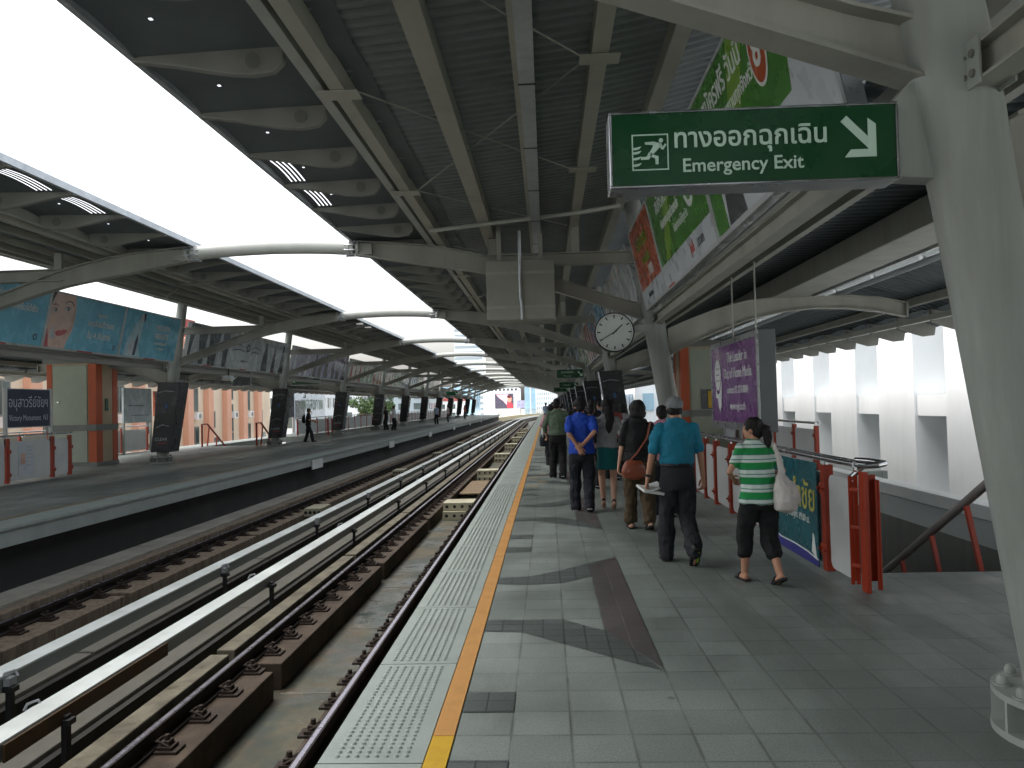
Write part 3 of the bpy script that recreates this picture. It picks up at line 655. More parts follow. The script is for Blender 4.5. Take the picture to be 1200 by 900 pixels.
# left platform
b = MB()
b.box(-12.9, -8.62, YB, YE, -.3, 0); b.box(-17.6, -12.9, YB, 37, -.3, 0); b.box(-17.6, -16.3, 37, 47, -.3, 0); b.box(-17.6, -12.9, 47, YE, -.3, 0)
struct(b.build('platform_floor_opposite', M_floor))
b = MB(); b.box(-8.62, -8.05, YB, YE, -.3, -.001); b.box(-8.06, -8.02, YB, YE, -.045, -.004)
struct(b.build('platform_edge_opposite', M_tact))
b = MB(); b.box(-8.75, -8.64, YB, YE, 0, .003); struct(b.build('platform_edge_line_opposite', M_floory))
b = MB(); b.box(-8.2, -8.06, YB, YE, -.165, -.095); struct(b.build('platform_edge_band', M_tact))
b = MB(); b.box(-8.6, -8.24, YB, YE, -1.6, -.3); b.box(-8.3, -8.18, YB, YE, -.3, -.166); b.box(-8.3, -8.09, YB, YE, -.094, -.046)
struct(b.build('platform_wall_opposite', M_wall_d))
# small white plates on the opposite platform edge
for i, y in enumerate((27.3, 40.5, 54., 68., 82., 96.)):
    b = MB(); b.box(-8.03, -8.0, y-.62, y+.62, -.42, -.1)
    tag(b.build('edge_plate', M_white, bevel=.004), 'small white plate on the edge of the left platform, number %d from the camera end' % (i+1), 'plate', 'white plates on the left platform edge')

# track bed and the viaduct beyond
b = MB(); sweep(b, -8.6, -1.2, -2.6, -1.55)
struct(b.build('track_bed', M_bed, fixn=False))
b = MB()
for i in range(60):          # pale joints across the bed
    y = -4+2.57*i
    b.box(-3.07, -2.2, y, y+.03, -1.55, -1.545)
struct(b.build('bed_joints', M_conc))
b = MB(); 
for (y0, y1) in [(YB+5.7*i, YB+5.7*i+5.66) for i in range(26)]:
    b.box(-8.235, -7.66, y0, y1, -1.55, -1.0)
M_path = mat('path_slab', '#97958b', .85, var=.12, scale=2, bump=.2, bscale=40, dirt='#6b685e', dscale=1.2, damt=.7)
struct(b.build('cable_trough_path', M_path))

def wet(m):
    # the dark damp patches of the bed are smooth and shiny
    nt = m.node_tree; N = nt.nodes
    mixes = [n for n in N if n.type == 'MIX' and n.blend_type == 'MIX']
    src = mixes[-1].inputs[0].links[0].from_socket
    r = N.new('ShaderNodeMapRange'); r.inputs[1].default_value = .2; r.inputs[2].default_value = .8; r.inputs[3].default_value = .75; r.inputs[4].default_value = .12
    nt.links.new(src, r.inputs['Value']); nt.links.new(r.outputs[0], N['Principled BSDF'].inputs['Roughness'])
wet(M_bed); layer(M_bed, '#2e3a36', .8, .44, .56, .75); layer(M_bed, '#57442f', 2.2, .5, .66, .6); layer(M_bed, '#7a7464', 5, .6, .7, .4)
def rail_profile(b, xc, zt, path=PATH):
    sweep(b, xc-.036, xc+.036, zt-.045, zt, path)
def rail(xc, zt, label, clipside, clipx, clipys, plz):
    root = empty('running_rail', (xc, 0, zt), label, 'rail', 'running rails of the two tracks')
    b = MB(); sweep(b, xc-.020, xc+.020, zt-.04, zt); part(b, 'rail_head', M_railtop, root, fixn=False)
    b = MB(); sweep(b, xc-.012, xc+.012, zt-.14, zt-.04); sweep(b, xc-.07, xc+.07, zt-.165, zt-.14); sweep(b, xc-.036, xc+.036, zt-.05, zt-.004)
    part(b, 'rail_web', M_railside, root, fixn=False)
    first = None
    for y in clipys:
        if first is None:
            s = clipside
            b = MB()
            b.box(min(clipx, clipx+s*.2), max(clipx, clipx+s*.2), -.09, .09, plz, plz+.025)
            b.box(min(clipx+s*.02, clipx+s*.15), max(clipx+s*.02, clipx+s*.15), -.07, .07, plz+.025, plz+.055); b.box(min(clipx+s*.04, clipx+s*.12), max(clipx+s*.04, clipx+s*.12), -.045, .045, plz+.055, plz+.095)
            b.tube([(clipx+s*.12, -.05, plz+.05), (clipx+s*.02, -.05, plz+.10), (clipx-s*.02, 0, plz+.075), (clipx+s*.02, .05, plz+.10), (clipx+s*.12, .05, plz+.05)], .013, 6)
            b.cyl((clipx+s*.08, 0, plz+.09), (clipx+s*.08, 0, plz+.14), .025, 6)
            first = b.build('rail_clip', M_rust_d, bevel=.004)
            first.location = (0, y, 0); reloc(first, root)
        else:
            c = first.copy(); COL.objects.link(c); c.location = (0, y, 0)
    return root
M_rust_d = mat('rusty_iron', '#261d16', .8, var=.3, scale=12, bump=.2, dirt='#3d2c20', damt=.6)
ZT = -1.08
rail(-3.47, ZT, 'near track rail on the rusty plinth beside the white conductor rail', 1, -3.39, [5.4+.655*i for i in range(97)], -1.25)
rail(-2.0, ZT, 'bright worn rail tucked under the edge of the right platform', -1, -2.06, [4.4+.655*i for i in range(97)], -1.25)
rail(-7.27, ZT, 'far rail beside the concrete path of the left platform', 1, -7.19, [9+.655*i for i in range(97)], -1.25)
rail(-5.85, ZT, 'rail behind the farther white conductor rail', -1, -5.93, [12+.655*i for i in range(60)], -1.25)

def blocks(name, label, cat, group, x0, x1, z0, z1, m, start, pitch, gap, n, bev=.012):
    proto = None
    for i in range(n):
        y = start+pitch*i
        if proto is None:
            b = MB(); b.box(x0, x1, 0, pitch-gap, z0, z1); proto = b.build(name, m, bevel=bev); o = proto
        else:
            o = proto.copy(); COL.objects.link(o)
        o.location = (0, y, 0)
        tag(o, label, cat, group)
M_upst = mat('upstand_concrete', '#6b6960', .85, var=.15, scale=3, bump=.25, bscale=40, dirt='#5f5b4e', dscale=1.6, damt=.7)
P0 = 8.98-5.7*3
blocks('rail_plinth', 'rusty concrete plinth carrying the rail nearest the white conductor rails', 'plinth', 'plinths under the near rail', -3.66, -3.09, -1.55, -1.25, M_rust, P0, 5.7, .27, 24)
blocks('guard_kerb', 'weathered concrete guard kerb along the left side of the near rail', 'kerb', 'guard kerbs beside the near rail', -3.80, -3.59, -1.549, -1.06, M_conc_y, P0-.1, 5.7, .16, 24)
blocks('rail_plinth', 'brown plinth under the shiny rail below the right platform edge', 'plinth', 'plinths under the platform side rail', -2.2, -1.55, -1.55, -1.25, M_rust, P0, 5.7, .27, 24)
blocks('rail_plinth', 'brown stained plinth carrying the far rail of the left track', 'plinth', 'plinths under the far rail', -7.55, -6.76, -1.55, -1.25, M_rust_l, P0-2.1, 5.7, .2, 24)
blocks('guard_kerb', 'rust brown guard kerb between the far rail and the concrete path', 'kerb', 'guard kerbs beside the far rail', -7.62, -7.42, -1.548, -1.03, M_rust_l, P0-2.1, 5.7, .1, 24)
blocks('rail_plinth', 'plinth under the rail behind the farther conductor rail', 'plinth', 'plinths under the inner rail of the left track', -6.2, -5.66, -1.55, -1.25, M_rust, P0-1.2, 5.7, .25, 24)
blocks('guard_kerb', 'grey concrete upstand beside the farther white conductor rail', 'kerb', 'upstands beside the farther conductor rail', -5.75, -5.42, -1.549, -1.17, M_upst, 9.25-5.7*3, 5.7, .07, 24)
blocks('guard_kerb', 'smooth grey concrete slab beside the nearer white conductor rail', 'kerb', 'slabs beside the nearer conductor rail', -4.80, -4.42, -1.549, -1.28, M_upst, P0-3, 11.4, .02, 12)

M_sideshade = mat('painted_side_shade', '#2c2b28', .7, var=.25, scale=2, dirt='#4a463d', dscale=1.5, damt=.6)  # dark strips added over slab and upstand sides, their shade put into the colour
for (xa, xb, zt, lab) in ((-4.415, -4.34, -1.33, 'dark strip added as painted shade on the slab side by the nearer conductor rail'), (-5.415, -5.34, -1.22, 'dark strip added as painted shade on the upstand side by the farther conductor rail')):
    b = MB(); sweep(b, xa, xb, -1.546, zt); tag(b.build('side_shade_strip', M_sideshade, fixn=False), lab, 'shade strip')
def conductor(xa, xb, zt, label, post_x, ys, side):
    root = empty('conductor_rail', ((xa+xb)/2, 0, zt), label, 'conductor rail', 'white covered conductor rails')
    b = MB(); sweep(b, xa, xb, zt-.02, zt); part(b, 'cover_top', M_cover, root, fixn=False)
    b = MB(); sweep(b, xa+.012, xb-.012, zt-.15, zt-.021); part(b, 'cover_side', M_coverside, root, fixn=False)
    proto = None
    for y in ys:
        if proto is None:
            b = MB(); b.box(post_x-.025, post_x+.025, -.035, .035, -1.5, zt-.08); b.box(post_x-.06, post_x+.06, -.05, .05, zt-.16, zt-.11)
            b.box(post_x-.075, post_x+.075, -.09, .09, -1.52, -1.48)
            proto = b.build('support_post', M_black, bevel=.006); proto.location = (0, y, 0); reloc(proto, root)
            xs = xa-.03 if side < 0 else xb+.03
            q = MB(); q.tube([(xs-.04, -.05, zt-.03), (xs-.02, -.04, zt+.02), (xs+.02, .04, zt+.025), (xs+.045, .05, zt-.03)], .012, 6); q.box(xs-.03, xs+.03, -.05, .05, zt-.1, zt-.03)
            br = q.build('support_bracket', M_galv); br.location = (0, y, 0); reloc(br, root)
        else:
            for p in (proto, br):
                c = p.copy(); COL.objects.link(c); c.location = (0, y, 0)
    return root
conductor(-5.28, -5.06, -.75, 'farther of the two white covered conductor rails between the tracks', -5.03, [2.3+4.9*i for i in range(26)], 1)
conductor(-4.27, -4.05, -.75, 'nearer of the two white covered conductor rails between the tracks', -4.02, [1.55+4.88*i for i in range(26)], -1)
# brown wooden protection board on one length of the nearer cover
b = MB(); b.box(-4.045, -4.025, 5.7, 8.2, -.90, -.77)
tag(b.build('cover_board', mat('brown_board', '#45321b', .7, var=.3, scale=6, bump=.2)), 'brown board fixed along the side of the nearer conductor rail cover', 'board')
# hollow drainage blocks between the rails
M_block = mat('block_paint', '#a8a48d', .75, var=.1, scale=5, dirt='#6f6b57', damt=.6)
def hollow_block(xa, xb, y, z0, z1, d, label, grp):
    root = empty('drain_block', ((xa+xb)/2, y, z0), label, 'drain block', grp)
    b = MB(); b.box(xa, xb, y, y+d, z0, z1); part(b, 'block_body', M_block, root, bevel=.012)
    n = 4
    for i in range(n):
        x = xa+(xb-xa)*(i+.5)/n
        q = MB(); q.cyl((x, y-.004, (z0+z1)/2), (x, y+.002, (z0+z1)/2), .045, 12)
        part(q, 'drain_hole', M_black, root)
    return root
ords = ['first','second','third','fourth','fifth','sixth','seventh','eighth','ninth','tenth','eleventh','twelfth','thirteenth','fourteenth','fifteenth']
for i, y in enumerate((22.2, 33., 43.8, 54.6, 65.4, 76.2, 87.)):
    hollow_block(-2.98, -2.12, y, -1.3, -1.08, .9, '%s upper drain block with four holes, between the near rails going away from the camera' % ords[i], 'upper drain blocks')
    hollow_block(-2.98, -2.12, y-.12, -1.549, -1.31, .9, '%s lower drain block with four holes, under its twin between the near rails' % ords[i], 'lower drain blocks')
for i, y in enumerate((21.5, 34., 46., 58., 70.)):
    hollow_block(-6.72, -6.24, y, -1.3, -1.08, 1., '%s pale drain block with holes, between the rails of the left track' % ords[i], 'drain blocks of the left track')
b = MB()
for i in range(9):
    b.box(-3.06, -2.24, 27.+i*.5, 27.46+i*.5, -1.4, -1.36)
tag(b.build('trough_cover', mat('plank_brown', '#75644d', .8, var=.25, scale=3)), 'weathered brown cover boards lying between the near rails', 'boards')
# parapet of the viaduct beyond the platforms
M_par = mat('viaduct_parapet', '#cbbf9c', .7, var=.08, dirt='#a59a7b', damt=.3)
PP = [YE+2+5*i for i in range(30)]
for (xa, lab) in ((-8.9, 'pale parapet with rail posts along the left side of the curving viaduct'), (-1.0, 'pale parapet with rail posts along the right side of the curving viaduct')):
    root = empty('viaduct_parapet', (xa, YE, -1), lab, 'parapet')
    b = MB(); sweep(b, xa-.15, xa+.15, -2.6, -.55, PP); part(b, 'parapet_wall', M_par, root, fixn=False)
    b = MB(); sweep(b, xa-.04, xa+.04, .28, .36, PP); sweep(b, xa-.03, xa+.03, -.15, -.1, PP); part(b, 'hand_rail', M_par, root, fixn=False)
    for y in [YE+2+2.6*i for i in range(54)]:
        c = cx(y); q = MB(); q.box(xa+c-.05, xa+c+.05, y-.05, y+.05, -.55, .3); part(q, 'rail_post', M_par, root)
# ------------------------------------------------------------------ canopies, columns, arches
SIDES = (('right', lambda x: x), ('left', lambda x: -10.2-x))
BAYS = range(-1, NB)
def ybay(k): return Y0+S*k
def colx(z): return 2.47-.15*z
def ordn(k): return ['nearest','second','third','fourth','fifth','sixth','seventh','eighth','ninth','tenth','eleventh','twelfth','thirteenth'][k]

# leaning columns on bolted ring bases
for side, fx in SIDES:
    proto = None
    for k in BAYS:
        y = ybay(k)
        if k < 0: lab = 'leaning grey canopy column of the %s platform, just behind the camera' % side
        elif k == 0: lab = {'right': 'big grey leaning column carrying the emergency exit sign, nearest on the right', 'left': 'leaning grey column of the left platform nearest to the camera'}[side]
        else: lab = '%s leaning grey column of the %s platform counted from the camera' % (ordn(k), side)
        if proto is None:
            root = empty('canopy_column', (fx(2.47), y, 0), lab, 'column', 'leaning columns of the %s platform' % side)
            b = MB(); b.tube([(fx(colx(z)), y, z) for z in (.20, 1., 2., 2.6, 3.0, 3.4, 4.2, 5.36)], [.185,.185,.185,.188,.2,.2,.165,.15], 28)
            part(b, 'shaft', M_column, root, smooth='auto')
            b = MB(); b.cyl((fx(2.47), y, 0), (fx(2.47), y, .035), .36, 40); b.cyl((fx(2.47), y, .175), (fx(2.47), y, .205), .355, 40)
            b.cyl((fx(2.47), y, .03), (fx(2.47), y, .18), .25, 28)
            for j in range(12):
                a = 2*PI*j/12+.1; ca, sa = math.cos(a), math.sin(a)
                b.obox((fx(2.47)+ca*.3, y+sa*.3, .105), (ca*.055, sa*.055, 0), (-sa*.008, ca*.008, 0), (0, 0, .07))
            part(b, 'ring_base', M_column, root, smooth='auto', bevel=.004)
            bp = None
            for j in range(10):
                a = 2*PI*j/10+.25; px, py = fx(2.47)+math.cos(a)*.305, y+math.sin(a)*.305
                q = MB(); q.cyl((px, py, .205), (px, py, .213), .04, 14); q.tube([(px, py, .213), (px, py, .23), (px, py, .248), (px, py, .256)], [.027, .028, .022, .010], 12)
                part(q, 'bolt_cap', M_column, root, smooth='auto')
            proto = root
        else: root = dup(proto, (fx(2.47), y, 0), lab)

# arched beams across the tracks
TOP = [(0,4.83),(.8,4.815),(1.55,4.76),(2.93,4.65),(4.04,4.41),(5.3,3.95),(6.9,3.40)]
BOT = [(0,4.585),(.8,4.57),(1.55,4.52),(2.93,4.27),(4.03,4.10),(5.3,3.72),(7.0,3.12)]
def lerp(P, d):
    for (a, za), (c, zc) in zip(P, P[1:]):
        if d <= c: return za+(zc-za)*(d-a)/(c-a)
    return P[-1][1]
def smooth_prof(P, d):
    return (lerp(P, max(0, d-.35))+lerp(P, d)*2+lerp(P, min(P[-1][0], d+.35)))/4 if .35 < d < P[-1][0]-.35 else lerp(P, d)
def ibeam(b, xs, top, bot, y, w, t=.02):
    """I-section in the XZ plane at depth y: web plus two flanges following the curves"""
    n = len(xs)
    for i in range(n-1):
        x0, x1 = xs[i], xs[i+1]
        b.add([(x0,y-.01,bot[i]),(x1,y-.01,bot[i+1]),(x1,y-.01,top[i+1]),(x0,y-.01,top[i]),(x0,y+.01,bot[i]),(x1,y+.01,bot[i+1]),(x1,y+.01,top[i+1]),(x0,y+.01,top[i])],
              [(0,1,2,3),(4,7,6,5)])
        for (z0, z1, dz) in ((bot[i], bot[i+1], -t), (top[i], top[i+1], t)):
            b.add([(x0,y-w/2,z0),(x1,y-w/2,z1),(x1,y+w/2,z1),(x0,y+w/2,z0),(x0,y-w/2,z0+dz),(x1,y-w/2,z1+dz),(x1,y+w/2,z1+dz),(x0,y+w/2,z0+dz)],
                  [(0,1,2,3),(4,7,6,5),(0,4,5,1),(1,5,6,2),(2,6,7,3),(3,7,4,0)])
proto = None
for k in BAYS:
    y = ybay(k)
    lab = ('white arched beam crossing the tracks, %s of the arches in view going away' % ordn(k-1)) if k > 0 else ('arched beam crossing the tracks overhead at the exit sign column' if k == 0 else 'arched beam behind the camera')
    if proto is None:
        root = empty('arch_beam', (-5.1, y, 4.8), lab, 'arch beam', 'arched beams over the tracks')
        ds = [1.55*i/12 for i in range(-12, 13)]
        b = MB(); pts = [(-5.1+d, y, (smooth_prof(TOP, abs(d))+smooth_prof(BOT, abs(d)))/2) for d in ds]
        b.tube(pts, .132, 16)
        part(b, 'middle_tube', M_steel_l, root, smooth='auto')
        b = MB()
        for s in (-1, 1):
            for dd in (1.45, 1.63):
                x = -5.1+s*dd; z = (smooth_prof(TOP, dd)+smooth_prof(BOT, dd))/2; sl = (smooth_prof(TOP, dd+.1)-smooth_prof(TOP, dd-.1))/.2*s
                b.tube([(x-.025, y, z-.025*sl), (x+.025, y, z+.025*sl)], .148, 18)
        part(b, 'splice_flange', M_steel_l, root, smooth='auto')
        b = MB()
        for s in (-1, 1):
            for j in range(9):
                a = 2*PI*j/9; x = -5.1+s*1.54; z = (smooth_prof(TOP, 1.54)+smooth_prof(BOT, 1.54))/2
                b.cyl((x-.15, y+.14*math.cos(a), z+.14*math.sin(a)), (x+.15, y+.14*math.cos(a), z+.14*math.sin(a)), .014, 6)
        part(b, 'splice_bolts', M_galv, root)
        for side, fx in SIDES:
            b = MB(); dd = [1.62+(4.04-1.62)*i/8 for i in range(9)]
            ibeam(b, [fx(-5.1+d) for d in dd], [smooth_prof(TOP, d)-.01 for d in dd], [smooth_prof(BOT, d)+.01 for d in dd], y, .2)
            b.box(min(fx(-5.1+1.62), fx(-5.1+1.9)), max(fx(-5.1+1.62), fx(-5.1+1.9)), y-.09, y+.09, 4.50, 4.70)
            part(b, 'haunch_beam', M_steel, root)
            b = MB(); dd = [4.05+(6.98-4.05)*i/8 for i in range(9)]
            ibeam(b, [fx(-5.1+d) for d in dd], [smooth_prof(TOP, min(d, 6.9))-.01 for d in dd], [smooth_prof(BOT, d)+.01 for d in dd], y, .2)
            b.add([(fx(-1.06), y-.012, 4.4), (fx(-1.06), y-.012, 4.15), (fx(-.45), y-.012, 4.2), (fx(-.45), y-.012, 4.38), (fx(-1.06), y+.012, 4.4), (fx(-1.06), y+.012, 4.15), (fx(-.45), y+.012, 4.2), (fx(-.45), y+.012, 4.38)], [(0,1,2,3),(4,7,6,5)])
            part(b, 'lower_arm', M_steel, root)
            b = MB(); xs = [-1.04, -.3, .5, 1.3, 1.85]
            ibeam(b, [fx(x) for x in xs], [4.40]*5, [4.21]*5, y, .2)
            for x, zt in ((-.95, 4.72), (.6, 4.9)) if side == 'right' else ((-.95, 4.72),): b.box(min(fx(x-.07), fx(x+.07)), max(fx(x-.07), fx(x+.07)), y-.05, y+.05, 4.41, zt)
            part(b, 'upper_arm', M_steel, root)
        proto = root
    else: dup(proto, (-5.1, y, 4.8), lab)

# bolted tie beams between the columns under the advertising boxes
for side, fx in SIDES:
    proto = None
    for k in range(-2, NB-1):
        ya, yb = ybay(k)+.16, ybay(k+1)-.16
        lab = 'bolted steel tie beam under the %s adverts, %s' % (side, 'behind the camera' if k == -2 else 'from the sign column towards the camera' if k == -1 else 'bay %d going away' % (k+1))
        if proto is None:
            root = empty('tie_beam', (fx(2.04), ya, 3.1), lab, 'beam', 'tie beams of the %s platform' % side)
            b = MB(); x0, x1 = sorted((fx(1.98 if side == 'right' else 2.22), fx(2.12 if side == 'right' else 2.3)))
            b.box(x0, x1, ya, yb, 3.04, 3.055); b.box(x0, x1, ya, yb, 3.205, 3.22); b.box((x0+x1)/2-.01, (x0+x1)/2+.01, ya, yb, 3.05, 3.21)
            part(b, 'beam_body', M_steel if side == 'right' else M_brack_d, root)
            for (u, v) in ((ya-.02, ya+.14), (yb-.14, yb+.02)):
                for (p, q) in ((x0-.012, x0-.002), (x1+.002, x1+.012)): b = MB(); b.box(p, q, u, v, 3.02, 3.24); part(b, 'end_plate', M_column, root)
            b = MB()
            for u in (ya+.02, ya+.09, yb-.02, yb-.09):
                for z in (3.08, 3.17):
                    for xx in (x0-.012, x1+.012): b.cyl((xx-.012, u, z), (xx+.012, u, z), .02, 8)
            part(b, 'beam_bolts', M_brack_d, root)
            proto = root
        else: dup(proto, (fx(2.04), ya, 3.1), lab)

# upper canopy: brackets and soffit at the inner edge, purlins and profiled sheet above
YD0, YD1 = -8.2, ybay(NB-1)+1.2
def roofz(x):                 # sheet height across the section
    P = [(-3.56,4.80),(-2.6,4.83),(-1.9,4.86),(-1,4.93),(.57,5.10),(1.33,5.24),(2.3,5.47)]
    for (a, za), (c, zc) in zip(P, P[1:]):
        if x <= c: return za+(zc-za)*(x-a)/(c-a)
    return P[-1][1]+(x-2.3)*.2
for side, fx in SIDES:
    root = empty('platform_canopy', (fx(-.6), 60, 5), 'long canopy roof over the %s platform with beige purlins and dark profiled sheets' % side, 'canopy roof')
    # profiled sheet
    b = MB(); xs = [-2.0, -1, -.2, .57, 1.33, 2.3]+([3.3, 4.6] if side == 'right' else []); grid = []
    y = YD0; 
    while y < YD1:
        for (dy, dz) in ((0, 0), (.06, 0), (.085, .032), (.145, .032), (.17, 0)):
            if dy < .17: grid.append([(fx(x), y+dy, roofz(x)+dz) for x in xs])
        y += .17
    b.sheet(grid); part(b, 'roof_sheet', M_deck, root, fixn=False)
    # purlins
    for (x0, x1, h, m) in ((-2.17, -2.06, .15, M_steel_l), (-1.98, -1.84, .2, M_purlin), (-1.1, -.9, .2, M_purlin), (-.25, -.06, .2, M_purlin), (.5, .66, .2, M_purlin), (1.26, 1.42, .2, M_purlin), (2.14, 2.24, .1, M_purlin)):
        zt = roofz((x0+x1)/2)-.008
        if side == 'left' and x0 > -1.5: x0, x1, h = (x0+x1)/2-.035, (x0+x1)/2+.035, .12
        a, c = sorted((fx(x0), fx(x1))); q = MB(); q.box(a, c, YD0, YD1, zt-h, zt-h+.012); 
        w = min(.02, (x1-x0)*.3); q.box(a, a+w, YD0, YD1, zt-h+.012, zt); q.box(c-w, c, YD0, YD1, zt-h+.012, zt)
        part(q, 'purlin', m, root)
    # cleats under the purlins and bracing rods
    for k in range(-1, NB-1):
        for f in (.33, .66):
            y = ybay(k)+S*f
            for x in (-1.91, .58):
                a, c = sorted((fx(x-.19), fx(x+.19))); z = roofz(x)-.215
                q = MB(); q.box(a, c, y-.11, y+.11, z-.012, z)
                if k < 5: part(q, 'purlin_cleat', M_purlin, root)
    q = MB()
    for k in range(-1, 7):
        y = ybay(k)
        for (u, v) in ((.33, .66), (.66, .33), (0.02, .33), (.66, .98)):
            q.tube([(fx(-1.75), y+S*u, roofz(-1.75)-.2), (fx(.45), y+S*v, roofz(.45)-.2)], .009, 6)
    part(q, 'bracing_rods', M_steel, root)
    if side == 'right':       # galvanised cable tray and a slanting conduit
        q = MB(); zt = roofz(-.1)-.24
        q.box(-.19, -.04, YD0, YD1, zt-.1, zt)
        part(q, 'cable_tray', M_galv, root)
        for i in range(36):
            q = MB(); y = -2+1.9*i; q.box(-.2, -.03, y, y+.03, zt-.104, zt-.098); part(q, 'tray_joint', M_dark, root)
        q = MB(); q.tube([(-1.9, 13.2, 4.58), (.6, 13.2, 4.8), (1.3, 13.2, 4.9)], .035, 8); part(q, 'cross_pipe', M_steel_l, root)
        q = MB(); q.tube([(-2.0, 10.4, 4.62), (-1.75, 10.5, 4.63)], .02, 6)
    # edge gutter strip
    q = MB(); a, c = sorted((fx(-3.62), fx(-3.56))); q.box(a, c, YD0, YD1, 4.76, 4.86); part(q, 'edge_gutter', M_galv, root)
    # tapered cantilever brackets with round caps
    proto = None; nb = 0; y = -8.05
    PB = [(-2.22,4.85),(-2.5,4.84),(-2.8,4.82),(-3.1,4.80),(-3.35,4.79),(-3.60,4.79),(-3.60,4.735),(-3.45,4.72),(-3.2,4.685),(-2.95,4.635),(-2.7,4.59),(-2.5,4.575),(-2.32,4.60),(-2.24,4.68)]
    ys = []
    while y < YD1 and nb < 99:
        if proto is None:
            q = MB(); q.prism(PB, lambda u, v, d: (fx(u), d, v), -.045, .045); proto = q.build('roof_bracket', M_brack, bevel=.012)
            q = MB(); q.cyl((fx(-2.50), -.052, 4.70), (fx(-2.50), .052, 4.70), .07, 18); disc = q.build('bracket_disc', M_brack_d)
            proto.location = (0, y, 0); reloc(proto, root); disc.parent = proto
        else:
            c = proto.copy(); COL.objects.link(c); c.location = (0, y, 0)
            if nb < 60: d = disc.copy(); COL.objects.link(d); d.parent = c
        ys.append(y); y += S/8; nb += 1
    # vaulted soffit panel between neighbouring brackets, slots left open in some of them
    b = MB(); UE = [-3.57,-3.46,-3.44,-3.40,-3.38,-3.34,-3.32,-3.28,-3.26,-3.155,-3.125,-2.7,-2.4,-2.1,-1.62] if side == 'right' else [-3.57,-3.34,-3.32,-3.27,-3.25,-3.20,-3.18,-3.13,-3.11,-2.9,-2.87,-2.7,-2.4,-2.1,-1.62]; nx = len(UE)-1
    for i, y in enumerate(ys):
        open_ = i in ((13, 14) if side == 'right' else (13, 14, 27, 28))
        for j in range(nx):
            u0, u1 = UE[j], UE[j+1]
            def zz(u): return 4.775+.05*((u+3.57)/1.9)
            if open_ and j in (1, 3, 5, 7):
                cells = [(.0, .10), (.92, 1.0)]
            elif j == 9: cells = [(0, .555), (.582, 1)]
            else: cells = [(0, 1)]
            for (p, r) in cells:
                g = []
                for ph in [p]+[q_/10 for q_ in range(1, 10) if p < q_/10 < r]+[r]:
                    yy = y+S/8*ph; i0 = min(9, int(ph*10)); fr = ph*10-i0; hh = .05*(math.sin(PI*i0/10)*(1-fr)+math.sin(PI*(i0+1)/10)*fr)
                    g.append([(fx(u0), yy, zz(u0)+hh), (fx(u1), yy, zz(u1)+hh)])
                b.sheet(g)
    part(b, 'soffit_panel', M_soffit, root, fixn=False)

